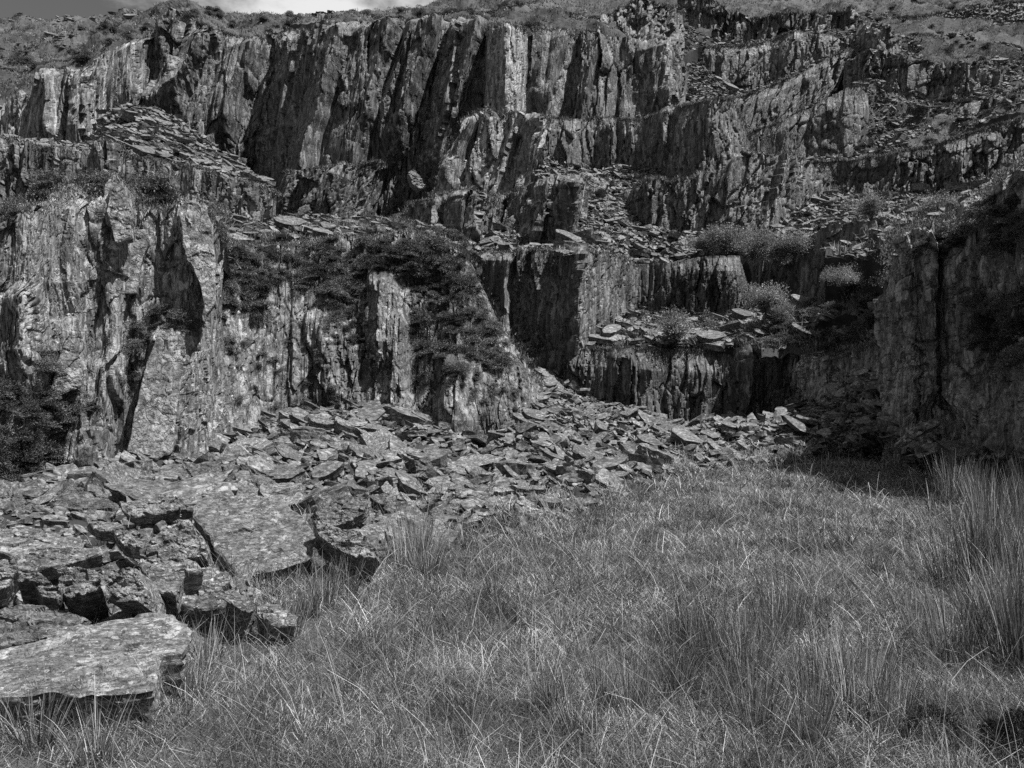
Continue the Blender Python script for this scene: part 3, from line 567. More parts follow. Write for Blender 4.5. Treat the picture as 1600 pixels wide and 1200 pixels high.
def traced(name, label, poly, Y, normal, thick, seed, cat='boulder', mat=None, relief=.03, lam=.02, group=None, inset=.05, taper=.1):
    n = np.array(normal, float); n /= np.linalg.norm(n)
    if name == 'slate_fin' and Y > 12.7:
        S_ = SURF['big pale lichened near cliff filling the left edge'].reshape(-1, 3); uu = CX + F * S_[:, 0] / S_[:, 1]; vv = HY - F * (S_[:, 2] - EYE) / S_[:, 1]
        q = np.array(poly, float); mid = (q.min(0) + q.max(0)) / 2; hw = (q.max(0) - q.min(0)) * .4
        m = (abs(uu - mid[0]) < hw[0]) & (abs(vv - mid[1]) < hw[1]); Y = float(np.percentile(S_[m, 1], 18)) - .12
    cp = np.mean(poly, 0); C0 = P(np.float64(cp[0]), np.float64(cp[1]), Y); eye = np.array([0, 0, EYE]); dd = (C0 - eye) @ n
    pts = np.array([eye + ray(*p) * (dd / (ray(*p) @ n)) for p in poly])
    ax = np.cross([0, 0, 1.], n); ax = ax / np.linalg.norm(ax) if np.linalg.norm(ax) > .05 else np.array([1., 0, 0])
    ay = np.cross(n, ax); o2 = np.stack([(pts - C0) @ ax, (pts - C0) @ ay], 1)
    V, Q, T = rock(o2, thick, seed, 110, 22, 10, relief, lam, inset, taper)
    o = link(name, mesh(name, V, Q, T, mat or M['slab']), label=label, cat=cat, group=group)
    o.matrix_world = Matrix(((ax[0], ay[0], n[0], C0[0]), (ax[1], ay[1], n[1], C0[1]), (ax[2], ay[2], n[2], C0[2]), (0, 0, 0, 1)))
    return o
BIG = [
 ('boulder', 'largest boulder, tilted block with lichen patches and dark overhung front', [(300, 786), (345, 772), (400, 769), (442, 783), (475, 808), (494, 837), (488, 867), (455, 880), (421, 894), (383, 898), (358, 890), (335, 845), (321, 829), (302, 808)], 7.5, (.16, -.5, .85), .75, .02),
 ('slate_slab', 'broad flat slab lying at the bottom left corner of the rubble', [(-30, 1012), (71, 1000), (117, 979), (167, 967), (233, 952), (271, 960), (299, 983), (297, 1008), (287, 1021), (250, 1023), (242, 1075), (179, 1083), (83, 1079), (-30, 1090)], 4.5, (.03, -.22, .97), .3, .016),
 ('boulder', 'low white-spotted stone behind the broad corner slab', [(-30, 955), (37, 946), (83, 946), (137, 962), (112, 983), (67, 1003), (-30, 1012)], 5.0, (-.1, -.42, .9), .28, .02),
 ('boulder', 'pointed grey boulder between the corner slab and the largest boulder', [(221, 906), (242, 896), (290, 890), (333, 888), (358, 900), (379, 925), (398, 944), (387, 952), (358, 940), (333, 950), (292, 948), (246, 938), (225, 925)], 5.75, (.1, -.45, .88), .36, .03),
 ('slate_slab', 'long dark-edged plank of slate slanting down from the left edge', [(-30, 762), (25, 777), (75, 792), (140, 819), (131, 835), (92, 827), (42, 808), (-30, 790)], 9.0, (.15, -.5, .85), .2, .02),
 ('slate_slab', 'thin tapering slab propped on rubble above the white-spotted stone', [(25, 868), (83, 858), (156, 855), (162, 864), (104, 880), (54, 894), (24, 888)], 6.5, (-.12, -.55, .82), .13, .012),
 ('boulder', 'squat triangular block against the left side of the largest boulder', [(231, 844), (258, 823), (296, 812), (306, 825), (326, 850), (323, 875), (292, 880), (262, 866)], 7.1, (-.1, -.6, .8), .3, .03),
 ('slate_slab', 'dark flat slab leaning on the right of the largest boulder', [(492, 800), (530, 782), (576, 771), (572, 796), (547, 814), (505, 824)], 8.9, (-.2, -.62, .76), .16, .02),
 ('boulder', 'layered wedge of rock in the rubble, just right of the largest boulder', [(488, 815), (530, 823), (567, 829), (588, 858), (594, 877), (555, 869), (520, 854), (495, 837)], 7.4, (.2, -.7, .7), .3, .03),
 ('slate_slab', 'long ribbed slab slanting down to the grass in the middle', [(752, 790), (763, 773), (788, 762), (822, 779), (855, 798), (878, 806), (851, 817), (813, 817), (780, 810)], 11.0, (.2, -.6, .75), .28, .03),
 ('boulder', 'rounded pale stone at the right tip of the near rubble, by the grass', [(938, 768), (950, 760), (967, 762), (980, 779), (963, 791), (940, 786)], 13.0, (.1, -.7, .7), .3, .02),
 ('slate_slab', 'low pale slab half sunk in grass at the front of the heap', [(697, 834), (747, 828), (795, 846), (763, 853), (705, 846)], 9.8, (.05, -.3, .93), .16, .015),
 ('boulder', 'wide pale block above the half sunk slab', [(667, 800), (690, 786), (715, 782), (744, 800), (722, 819), (688, 823)], 10.6, (.05, -.6, .78), .3, .025),
 ('slate_slab', 'tilted grey slab left of the wide pale block', [(576, 776), (600, 770), (624, 773), (652, 804), (661, 819), (613, 802)], 10.8, (.15, -.65, .73), .2, .02),
 ('boulder', 'upright rough stone cut by the left edge of the picture', [(-40, 880), (-10, 872), (25, 871), (29, 888), (8, 919), (-30, 930)], 5.8, (.3, -.7, .6), .3, .02),
 ('slate_slab', 'leaning pale-edged slab at the foot of the shaded right wall', [(1402, 692), (1418, 674), (1441, 656), (1466, 653), (1472, 662), (1443, 674), (1422, 690)], 15.0, (.1, -.8, .55), .25, .02),
 ('boulder', 'massive split boulder perched on top of the right wall', [(1503, 312), (1524, 298), (1550, 308), (1578, 332), (1566, 348), (1530, 345), (1508, 330)], 16.6, (-.1, -.75, .62), .75, .04),
 ('boulder', 'dark boulder on the ledge beside the central buttress', [(893, 272), (912, 264), (935, 270), (952, 286), (944, 299), (915, 300), (899, 290)], 41.5, (.1, -.85, .5), 1.4, .08),
 ('slate_slab', 'slanted slab fallen against the foot of the central back wall', [(638, 268), (646, 263), (657, 276), (665, 291), (656, 297), (644, 286)], 46.0, (.35, -.85, .3), .5, .05),
 ('slate_slab', 'flat capstone at the corner of the lower buttress lift', [(864, 391), (878, 387), (898, 388), (898, 393), (880, 395)], 27.9, (0, -.25, .96), .16, .02),
 ('slate_fin', 'pointed spike of slate at the foot of the pale left cliff', [(106, 520), (118, 538), (128, 575), (127, 603), (97, 616), (80, 606), (92, 560)], 12.9, (.45, -.85, .15), .35, .03),
 ('slate_fin', 'loose squared pillar with a black gap on its left, high on the left cliff', [(197, 366), (213, 359), (231, 357), (233, 378), (222, 405), (213, 457), (196, 458)], 13.75, (.3, -.92, .12), .5, .02),
 ('slate_fin', 'smooth rounded upright slab at the right end of the pale left cliff', [(278, 330), (290, 314), (306, 314), (320, 326), (331, 345), (335, 400), (337, 470), (322, 492), (312, 440), (290, 400), (283, 352)], 14.5, (.3, -.93, .15), .5, .03),
 ('slate_fin', 'tall smooth leaning flake at the foot of the left cliff, broad at its base', [(248, 520), (270, 514), (286, 560), (277, 640), (268, 706), (240, 722), (198, 706), (214, 640), (230, 565)], 14.2, (.3, -.93, .18), .35, .03),
 ('slate_fin', 'small triangular fin standing in rubble under the left cliff', [(150, 765), (158, 735), (168, 718), (176, 730), (178, 765)], 12.6, (.4, -.85, .2), .2, .02),
 ('slate_fin', 'narrow pointed blade of rock on the rim of the left cliff', [(168, 330), (172, 290), (182, 272), (192, 290), (206, 330), (204, 372), (180, 380)], 13.85, (.25, -.95, .1), .4, .03),
]
_Z = [  # outlines measured on an enlargement of the lower left
 ('slate_slab', 'flat sunlit slab just below the foot of the left cliff, right of the long plank', [(190,240),(270,205),(340,230),(420,265),(400,310),(250,290),(190,270)], (.05,-.5,.86), .2),
 ('slate_slab', 'small flat slab between the sunlit slab and the largest boulder', [(420,260),(560,250),(640,280),(560,300),(470,310),(430,290)], (-.1,-.5,.86), .15),
 ('slate_slab', 'dark-shadowed plate tucked behind the top left of the largest boulder', [(560,235),(600,228),(655,262),(692,280),(640,292),(560,275)], (.2,-.4,.88), .14),
 ('slate_slab', 'thin dark plate wedged beneath the long slanting plank', [(300,320),(420,335),(505,360),(480,378),(330,352)], (.1,-.35,.93), .12),
 ('boulder', 'small squarish stone in front of the triangular block', [(490,430),(560,402),(640,430),(652,465),(560,462),(495,452)], (.1,-.5,.85), .25),
 ('slate_slab', 'pale pointed chip of slate left of the triangular block', [(400,370),(460,366),(532,395),(500,420),(440,410)], (.1,-.45,.88), .14),
 ('slate_slab', 'broad flat slab at the left edge, below the long slanting plank', [(-30,345),(110,350),(290,390),(282,430),(130,432),(60,452),(-30,432)], (.05,-.4,.9), .22),
 ('slate_slab', 'smooth dark flat slab between the largest boulder and the corner slab', [(500,450),(690,470),(722,500),(650,520),(622,592),(540,562),(500,500)], (.05,-.45,.88), .22),
 ('boulder', 'rounded pale lump in the hollow behind the corner slab', [(200,500),(262,488),(352,510),(362,572),(250,602),(200,560)], (.1,-.65,.75), .4),
 ('boulder', 'dark block in the hollow behind the corner slab', [(362,500),(480,490),(512,560),(490,612),(380,612),(352,560)], (-.2,-.75,.6), .4),
 ('boulder', 'hooked stone arching over a dark hole near the left edge', [(60,500),(130,508),(222,570),(202,602),(150,592),(118,540),(60,542)], (.2,-.6,.75), .3),
 ('slate_slab', 'thin plate leaning off the right tip of the pointed boulder', [(806,602),(850,622),(902,690),(878,700),(830,655)], (.6,-.55,.6), .1),
 ('boulder', 'low stone sunk in grass right of the pointed boulder', [(905,622),(962,612),(1052,660),(1045,692),(960,692),(910,662)], (.1,-.35,.92), .2),
 ('slate_slab', 'pale striped slab up behind the largest boulder on its right', [(1090,240),(1150,200),(1240,230),(1262,280),(1122,292)], (.1,-.6,.78), .3),
 ('boulder', 'wide grey boulder at the base of the heather topped cliff rubble', [(752,132),(860,108),(962,150),(885,182),(765,182)], (0,-.6,.8), .4),
 ('boulder', 'triangular grey block standing in the rubble under the heather topped cliff', [(985,105),(1020,72),(1072,120),(1042,162),(982,142)], (-.3,-.8,.5), .4),
]
for nm_, lb_, pl_, nr_, th_ in _Z:
    pl_ = [(x / 2.264, 670 + y / 2.264) for x, y in pl_]; cy_ = sum(p[1] for p in pl_) / len(pl_)
    BIG.append((nm_, lb_, pl_, (1.7 - (.1 if cy_ > 935 else .40 if cy_ > 780 else .3)) * 1300 / (cy_ - 600), nr_, th_, .018))
CATS = dict(boulder='boulder', slate_slab='slab', slate_fin='rock fin')
for i, (nm, lb, poly, Y, nrm, th, rl) in enumerate(BIG):
    traced(nm, lb, poly, Y, nrm, th, 300 + i, CATS[nm], M['near'] if nm == 'slate_fin' else M['wall'] if 'shaded right' in lb or 'right wall' in lb else None, relief=rl * (.4 if nm == 'slate_fin' else 1), lam=rl * .5)

RS = np.random.RandomState(7)
def proto_outline(rs, asp):
    n = rs.randint(5, 9); a = np.sort((np.arange(n) + rs.uniform(-.35, .35, n)) / n * 2 * math.pi)
    r = rs.uniform(.32, .55, n); return np.stack([np.cos(a) * r, np.sin(a) * r * asp], 1)
PHI = [rock(proto_outline(RS, RS.uniform(.45, .85)), RS.uniform(.14, .38), 500 + i, 40, 6, 6, .016, .011, .06, .1) for i in range(26)]
PLO = [rock(proto_outline(RS, RS.uniform(.4, .85)), RS.uniform(.12, .3), 600 + i, 11, 1, 2, .012, .01, .07, .12) for i in range(30)]
def sample(key, n, rs, wfun=None):
    V = SURF[key]; A = V[:-1, :-1]; B = V[:-1, 1:]; C = V[1:, :-1]
    cr = np.cross(B - A, C - A); ar = np.linalg.norm(cr, axis=-1)
    ctr = (A + V[1:, 1:]) / 2; w = ar.copy()
    if wfun is not None: w = w * wfun(ctr)
    w = w.ravel(); idx = rs.choice(len(w), n, p=w / w.sum())
    r, c = np.unravel_index(idx, ar.shape); f, g = rs.rand(n, 1), rs.rand(n, 1)
    p = A[r, c] + (B[r, c] - A[r, c]) * f + (C[r, c] - A[r, c]) * g
    nn = cr[r, c] / (ar[r, c][:, None] + 1e-9); nn = np.where(nn[:, 2:] < 0, -nn, nn)
    return p, nn
def frames(n, nrm, spin, size):
    """rotation*scale matrices with z along nrm"""
    z = nrm / np.linalg.norm(nrm, axis=1, keepdims=True)
    x0 = np.stack([np.cos(spin), np.sin(spin), 0 * spin], 1); x = x0 - z * (x0 * z).sum(1, keepdims=True); x /= np.linalg.norm(x, axis=1, keepdims=True)
    y = np.cross(z, x); return np.stack([x, y, z], 2) * size[:, None, None]
def merged(name, protos, choice, R, t, mat, label, cat=None, kind='stuff'):
    Vs, Qs, Ts, off = [], [], [], 0
    for k, (V, Q, T) in enumerate(protos):
        m = np.where(choice == k)[0]
        if not len(m): continue
        W_ = np.einsum('nij,vj->nvi', R[m], V) + t[m][:, None]; o = off + np.arange(len(m))[:, None, None] * len(V)
        Vs.append(W_.reshape(-1, 3)); off += len(m) * len(V)
        if Q is not None and len(Q): Qs.append((Q[None] + o).reshape(-1, 4))
        if T is not None and len(T): Ts.append((T[None] + o).reshape(-1, 3))
    me = mesh(name, np.concatenate(Vs), np.concatenate(Qs) if Qs else None, np.concatenate(Ts) if Ts else None, mat)
    return link(name, me, label=label, cat=cat, kind=kind)
def slabs(key, n, rs, mean=.4, sig=.5, lo=.12, hi=1.3, tilt=.33, bias=(.14, -.12), wfun=None, sink=.25):
    p, nn = sample(key, n, rs, wfun); size = np.clip(np.exp(rs.normal(math.log(mean), sig, n)), lo, hi)
    nv = nn * .35 + np.array([0, 0, .65]); tl = tilt * np.clip(.5 / size, .5, 1); nv[:, 0] += bias[0] + rs.normal(0, 1, n).clip(-1.8, 1.8) * tl; nv[:, 1] += bias[1] + rs.normal(0, 1, n).clip(-1.8, 1.8) * tl
    up = (rs.rand(n) < .08) & (size < .4); nv[up, 2] *= .25
    R = frames(n, nv, rs.normal(0, .9, n), size); p = p + np.array([0, 0, 1.]) * (size * .12 * rs.uniform(-sink * 2, 2.4, n))[:, None]
    return p, R, size
# near heap: the 300 that show largest are objects of their own
def near(ctr): return 1 + 2.5 * (ctr[..., 1] < 9)
p1, R1, s1 = slabs('talus', 7600, RS, .31, .6, .12, 1.0, tilt=.55, wfun=near)
boost = np.where((p1[:, 1] < 11) & (s1 > .4) & (RS.rand(len(p1)) < .5), RS.uniform(1.3, 1.9, len(p1)), 1.); R1 = R1 * boost[:, None, None]; s1 = s1 * boost
pxs = CX + F * p1[:, 0] / p1[:, 1]; pys = HY - F * (p1[:, 2] - EYE) / p1[:, 1]
# keep clear of the traced stones' faces
clear = np.ones(len(p1), bool)
for (nm, lb, poly, Y, nrm, th, rl) in BIG:
    a = np.array(poly, float); lo_, hi_ = a.min(0), a.max(0)
    if Y > 13: continue
    clear &= ~((pxs > lo_[0] - 4) & (pxs < hi_[0] + 4) & (pys > lo_[1] - 2) & (pys < hi_[1] + 12) & (p1[:, 1] < Y + .9) & (p1[:, 1] > Y - 1.2))
p1, R1, s1, pxs, pys = p1[clear], R1[clear], s1[clear], pxs[clear], pys[clear]
near_ = (pxs < 500) & (p1[:, 1] < 9.5); f_ = np.where(near_, np.minimum(1, .42 / s1), np.where(p1[:, 1] < 10, np.minimum(1, .8 / s1), 1)); R1 = R1 * f_[:, None, None]; s1 = s1 * f_; p1[:, 2] -= near_ * .03
vis = (pxs > -20) & (pxs < 1620) & (p1[:, 1] > 3.5)
rank = np.argsort(-(s1 / p1[:, 1]) * vis)[:280]
ZONES = [(lambda x, y: x < 300 and y > 840, 'rough grey slate block in the rubble at lower left, behind the corner slab', 'loose slate blocks at lower left'),
         (lambda x, y: x < 340, 'loose slate slab in the flat rubble under the pale left cliff', 'slabs under the left cliff'),
         (lambda x, y: x < 640 and y < 770, 'loose slate slab in the rubble heap under the heather topped cliff', 'slabs under the heather cliff'),
         (lambda x, y: x < 640, 'loose slab in the rubble right of the largest boulder', 'slabs right of the largest boulder'),
         (lambda x, y: x < 860, 'loose slate slab low on the middle of the rubble heap', 'slabs in the middle of the heap'),
         (lambda x, y: x < 1130, 'loose slab on the rubble slope below the lowest terrace face', 'slabs below the lowest terrace'),
         (lambda x, y: True, 'dim loose slab in the rubble at the foot of the shaded right side', 'slabs below the right side')]
me_s = [mesh('slate_slab', *p, M['slab']) for p in PHI]
isrank = np.zeros(len(p1), bool); isrank[rank] = True
for j in rank:
    z = next(z for z in ZONES if z[0](pxs[j], pys[j])); r = R1[j]; t = p1[j]
    o = link('slate_slab', me_s[int(H(np.array([j]), np.array([0]), 5)[0] * len(PHI))], label=z[1], cat='slab', group=z[2])
    o.matrix_world = Matrix([[*r[0], t[0]], [*r[1], t[1]], [*r[2], t[2]], [0, 0, 0, 1]])
for q_, (x_, d_) in enumerate(((330, 34), (372, 60), (440, 28), (520, 30), (575, 22), (648, 26), (700, 14), (742, 24), (770, 12), (845, 14), (905, 12), (938, 20), (1010, 10), (410, 90))):
    py_ = float(np.interp(x_, [e[0] for e in EDGE], [e[1] for e in EDGE])) + d_; Y_ = ground_Y(py_); X_ = (x_ - CX) / F * Y_; sz_ = .16 + .2 * RS.rand()
    o = link('half_buried_stone', me_s[q_ % len(me_s)], label='small slate stone half buried in the grass just out from the rubble edge', cat='stone', group='stones in the grass by the rubble', loc=(X_, Y_, float(gz(X_, Y_)) + .02))
    o.rotation_euler = (RS.normal(0, .25), RS.normal(0, .25), RS.rand() * 6); o.scale = (sz_,) * 3
# everything smaller, one mass of scree
P2, R2 = [p1[~isrank]], [R1[~isrank]]
def add(*a, **k):
    p, R, s = slabs(*a, **k); P2.append(p); R2.append(R)
add('talus', 20000, RS, .16, .45, .06, .4, tilt=.4)
add('cone', 8500, RS, .32, .55, .15, 1.8, tilt=.4, bias=(.25, -.1)); add('midscree', 19000, RS, .26, .55, .12, 1.7, tilt=.42); add('lowbench', 3200, RS, .32, .55, .12, 1.4, tilt=.4)
add('bench', 7000, RS, .28, .55, .12, 1.5); add('rscree', 4500, RS, .3, .5, .15, 1.4); add('hbank', 260, RS, .4, .5, .15, 1.2)
for k_, n_ in (('t1', 1600), ('t2', 3000), ('t3', 1800), ('t4', 500)): add(k_, n_, RS, .27, .5, .2, 1.6)
add('rhill', 9000, RS, .3, .5, .2, 1.5, wfun=lambda c: (fbm(c[..., 0] / 5, c[..., 1] / 3, 31, 3) + .35 * (c[..., 1] < 56) > .12) * 1.0)
add('hillside', 4000, RS, .5, .45, .3, 1.8, wfun=lambda c: ((c[..., 0] < -35) * (fbm(c[..., 0] / 6, c[..., 1] / 5, 33, 3) > -.05)) + 1e-4)
P2 = np.concatenate(P2); R2 = np.concatenate(R2)
merged('scree', PLO, RS.randint(0, len(PLO), len(P2)), R2, P2, M['scree'], 'loose slate rubble spread over the quarry floor and the ledges', 'scree')

# ---------------------------------------------------------------- vegetation
def strips(base, dirx, lean, length, width, curve, rs, lev=3):
    """tapered bent blades; lean and curve move the tip along dirx"""
    n = len(base); t = np.linspace(0, 1, lev)[None, :, None]
    d = np.stack([np.cos(dirx), np.sin(dirx)], 1)[:, None]
    out = (lean[:, None, None] * t + curve[:, None, None] * t * t); h = np.sqrt(np.maximum(1 - np.clip(out, 0, .98) ** 2, .03)) * t
    c = np.concatenate([base[:, None, :2] + d * out * length[:, None, None], base[:, None, 2:] + h * length[:, None, None]], 2)
    a = rs.uniform(0, math.pi, n); wv = np.stack([np.cos(a), np.sin(a), 0 * a], 1)[:, None] * width[:, None, None] * (1 - .85 * t) * .5
    V = np.stack([c - wv, c + wv], 2).reshape(n, lev * 2, 3)
    q = np.array([[2 * k, 2 * k + 1, 2 * k + 3, 2 * k + 2] for k in range(lev - 1)])
    Q = q[None] + (np.arange(n) * lev * 2)[:, None, None]
    return V.reshape(-1, 3), Q.reshape(-1, 4)
def edge_py(px):
    a = np.array(EDGE, float); return np.interp(px, a[:, 0], a[:, 1])
def grass():
    rs = np.random.RandomState(21); Vs, Qs, off = [], [], 0
    for y0, y1, dens, wd in ((3.2, 5.5, 15000, .0034), (5.5, 9, 7500, .005), (9, 14, 3200, .008), (14, 20, 1400, .012), (20, 30, 550, .018)):
        ar = .66 * (y1 ** 2 - y0 ** 2); n = int(ar * dens)
        y = np.sqrt(rs.uniform(y0 ** 2, y1 ** 2, n)); x = rs.uniform(-.66, .66, n) * y
        pxx = CX + F * x / y; pyy = HY + F * (EYE - gz(x, y)) / y
        cl = fbm(x * 1.4, y * 1.4, 51, 3); keep = (pyy > edge_py(pxx) - 4 - 26 * rs.rand(n) ** 2) & (rs.rand(n) < .82 + 1.1 * cl)
        x, y, cl = x[keep], y[keep], cl[keep]; n = len(x)
        patch = fbm(x * .5 + 9, y * .5, 55, 3)
        base = np.stack([x, y, gz(x, y) - .01], 1)
        tf = fbm(x * 3.6, y * 3.6, 58, 2); ln = rs.gamma(5, .2, n) * (.06 + .07 * np.clip(cl + .35, 0, 1) + .09 * patch) * np.clip(.75 + 1.8 * tf, .35, 2.2); ln = np.clip(ln, .025, .38) * (.72 if y0 > 5 else .9)
        dr = rs.uniform(0, 2 * math.pi, n) * .75 + 4 * fbm(x * .8, y * .8, 57, 2)
        flat = rs.rand(n) < .35; V, Q = strips(base + np.array([0, 0, 1.]) * (flat * rs.uniform(0, .05, n))[:, None], dr, np.where(flat, rs.uniform(.9, 1.0, n), rs.uniform(.1, .9, n)), np.where(flat, np.maximum(ln, .1), ln), rs.uniform(.6, 1.3, n) * wd, rs.uniform(0, .35, n), rs, 3)
        Vs.append(V); Qs.append(Q + off); off += len(V)
        m = int(n * .012) # taller pale seed stems
        k = rs.choice(n, m); V, Q = strips(base[k] + (0, 0, .03), rs.uniform(0, 6.28, m), rs.uniform(.85, 1., m), rs.uniform(.2, .5, m), np.full(m, wd * 1.3), rs.uniform(0, .2, m), rs, 4)
        Vs.append(V); Qs.append(Q + off); off += len(V)
        k = rs.choice(n, m); V, Q = strips(base[k], rs.uniform(0, 6.28, m), rs.uniform(0, .5, m), rs.uniform(.28, .6, m), np.full(m, wd * .9), rs.uniform(0, .4, m), rs, 4)
        Vs.append(V); Qs.append(Q + off); off += len(V)
    S_ = SURF['talus'][2:42]; n = 30000; r_, c_ = (rs.rand(n) ** 1.8 * 39).astype(int), rs.randint(0, S_.shape[1] - 1, n)
    b_ = S_[r_, c_] + (S_[r_, c_ + 1] - S_[r_, c_]) * rs.rand(n, 1) + rs.normal(0, .05, (n, 3)) * (1, 1, 0); k = fbm(b_[:, 0] * 1.7, b_[:, 1] * 1.7, 59, 3) > .02; b_ = b_[k]; n = len(b_)
    V, Q = strips(b_, rs.uniform(0, 6.28, n), rs.uniform(.1, .9, n), rs.uniform(.1, .3, n), .0009 * b_[:, 1], rs.uniform(0, .4, n), rs, 3); Vs.append(V); Qs.append(Q + off); off += len(V)
    link('grass', mesh('grass', np.concatenate(Vs), np.concatenate(Qs), mat=M['grass']), kind='stuff', label='matted rough grass covering the quarry floor', cat='grass')
grass()
def rush_proto(seed, n, hgt, rad, splay):
    rs = np.random.RandomState(seed); a = rs.uniform(0, 6.28, n); r = rad * np.sqrt(rs.rand(n)); base = np.stack([r * np.cos(a), r * np.sin(a), -.03 + 0 * a], 1)
    V, Q = strips(base, a + rs.normal(0, .5, n), rs.uniform(0, splay, n), hgt * rs.uniform(.45, 1.05, n), rs.uniform(.005, .009, n), rs.uniform(0, .3, n) * splay * 2, rs, 6)
    m = n // 2; a = rs.uniform(0, 6.28, m); r = rad * 1.4 * np.sqrt(rs.rand(m)); base = np.stack([r * np.cos(a), r * np.sin(a), -.02 + 0 * a], 1)
    V2, Q2 = strips(base, a, rs.uniform(.3, .8, m), rs.uniform(.12, .3, m), rs.uniform(.005, .009, m), rs.uniform(.1, .4, m), rs, 3)
    return mesh('rush_tussock', np.concatenate([V, V2]), np.concatenate([Q, Q2 + len(V)]), mat=M['rush'])
RUSH = [rush_proto(61 + i, (190, 260, 150, 220, 120, 90)[i], (.78, .7, .66, .85, .55, .45)[i], (.15, .2, .12, .2, .1, .08)[i], (.28, .35, .3, .25, .4, .45)[i]) for i in range(6)]
def rush(px, py, k, sc, label, group):
    Y = ground_Y(py); x = (px - CX) / F * Y
    o = link('rush_tussock', RUSH[k], label=label, cat='rushes', group=group, loc=(x, Y, float(gz(x, Y))))
    o.rotation_euler.z = (px * 7 % 6.28); o.scale = (sc,) * 3
rr = np.random.RandomState(5)
for i in range(16):
    rush(1450 + rr.rand() * 170, 860 + rr.rand() * 200, rr.randint(0, 4), rr.uniform(.85, 1.15), 'tall dense rush tussock in the thick stand at the right edge', 'rush stand at the right edge')
for i in range(7):
    rush(1480 + rr.rand() * 140, 775 + rr.rand() * 70, rr.randint(0, 4), rr.uniform(.9, 1.15), 'rush tussock at the back of the right-hand stand, before the dark wall', 'rushes before the dark wall')
for (x, y, k, s) in ((1085, 1010, 0, .7), (1125, 1030, 1, .7), (1165, 1060, 3, .6), (1230, 985, 2, .8), (1205, 1010, 0, .7), (1290, 1090, 1, .75), (1340, 1130, 3, .7), (1180, 1130, 2, .7), (1265, 1160, 0, .6), (1395, 1150, 2, .7), (1060, 1080, 4, .8)):
    rush(x, y, k, s, 'pale upright rush tussock in the grass right of the middle', 'rushes right of the middle')
for (x, y, k, s) in ((948, 1095, 2, .6), (985, 1105, 0, .6), (860, 1100, 4, .8), (900, 1150, 5, .9)):
    rush(x, y, k, s, 'thin rush tussock low in the centre foreground', 'rushes in the centre foreground')
for (x, y, k, s) in ((640, 893, 2, 1.05), (668, 905, 4, 1.1), (620, 880, 4, .9), (655, 880, 0, .8)):
    rush(x, y, k, s, 'rush tussock standing against the front of the rubble heap', 'rushes against the rubble')
for (x, y, k, s) in ((455, 985, 4, .8), (505, 945, 4, .9), (540, 930, 5, 1.), (480, 960, 2, .6), (300, 1090, 5, .9), (325, 1040, 4, .7), (560, 905, 5, .9)):
    rush(x, y, k, s, 'sparse rush tussock beside the largest boulder and corner slab', 'rushes beside the big stones')
for (x, y, k, s) in ((20, 1150, 4, .6), (60, 1170, 5, .9), (135, 1135, 2, .55), (215, 1125, 4, .6), (150, 1190, 5, .9)):
    rush(x, y, k, s, 'rush tussock in front of the broad corner slab', 'rushes in front of the corner slab')
for (x, y, k, s) in ((1440, 1000, 1, .6), (1370, 900, 4, .8), (1320, 860, 5, .8), (1160, 800, 5, .7), (1010, 850, 5, .8), (1250, 870, 4, .7), (770, 930, 5, .8), (880, 980, 5, .7), (720, 1000, 5, .6)):
    rush(x, y, k, s, 'small lone rush tussock out in the open grass', 'lone rushes in the grass')
def near_surf(label, px, py):
    V = SURF[label].reshape(-1, 3); u = CX + F * V[:, 0] / V[:, 1]; v = HY - F * (V[:, 2] - EYE) / V[:, 1]
    return V[np.argmin((u - px) ** 2 + (v - py) ** 2)]
def bush_proto(name, seed, n, mat, leaf=(.05, .016), flat=.7, hollow=.35, lumps=7):
    rs = np.random.RandomState(seed); c = rs.normal(0, .22, (lumps, 3)) * (1, 1, .5) + (0, 0, .2 * flat); k = rs.randint(0, lumps, n)
    d = rs.normal(0, 1, (n, 3)); d /= np.linalg.norm(d, axis=1, keepdims=True); d[:, 2] = np.abs(d[:, 2]) * .9 - .1
    rl = rs.uniform(.14, .34, lumps)
    p = c[k] + d * (rl[k] * rs.uniform(hollow, 1.15, n) ** .6)[:, None] * (1, 1, flat)
    ax = d + rs.normal(0, .6, (n, 3)); ax /= np.linalg.norm(ax, axis=1, keepdims=True); sd = np.cross(ax, rs.normal(0, 1, (n, 3))); sd /= np.linalg.norm(sd, axis=1, keepdims=True)
    L_ = (leaf[0] * rs.uniform(.5, 1.5, n))[:, None]; w_ = leaf[1] * .5
    V = np.stack([p - sd * w_, p + sd * w_, p + ax * L_ + sd * w_ * .5, p + ax * L_ - sd * w_ * .5], 1)
    return mesh(name, V.reshape(-1, 3), np.arange(n * 4).reshape(-1, 4), mat=mat)
HB = [bush_proto('heather_bush', 700 + i, 5200, M['heather'], leaf=(.05, .013), hollow=.2, lumps=9) for i in range(5)]
HEA = []
def heather(label_s, spots, size, label, group):
    for i, (x, y) in enumerate(spots):
        q = near_surf(label_s, x, y) if isinstance(label_s, str) else P(np.float64(x), np.float64(y), label_s)
        s = size * rr.uniform(.6, 1.4); HEA.append((s / q[1], q + np.array([0, s * .06, -s * .16]), s, label, group, (rr.uniform(0, .5), rr.uniform(-.3, .3), rr.uniform(0, 6.28)), rr.randint(5), rr.uniform(.7, 1)))
CA = 'big pale lichened near cliff filling the left edge'; CB = 'heather topped near cliff with crusty white lichen, left of centre'
CN = 'tall dark overgrown rock wall at the right edge, in shade'
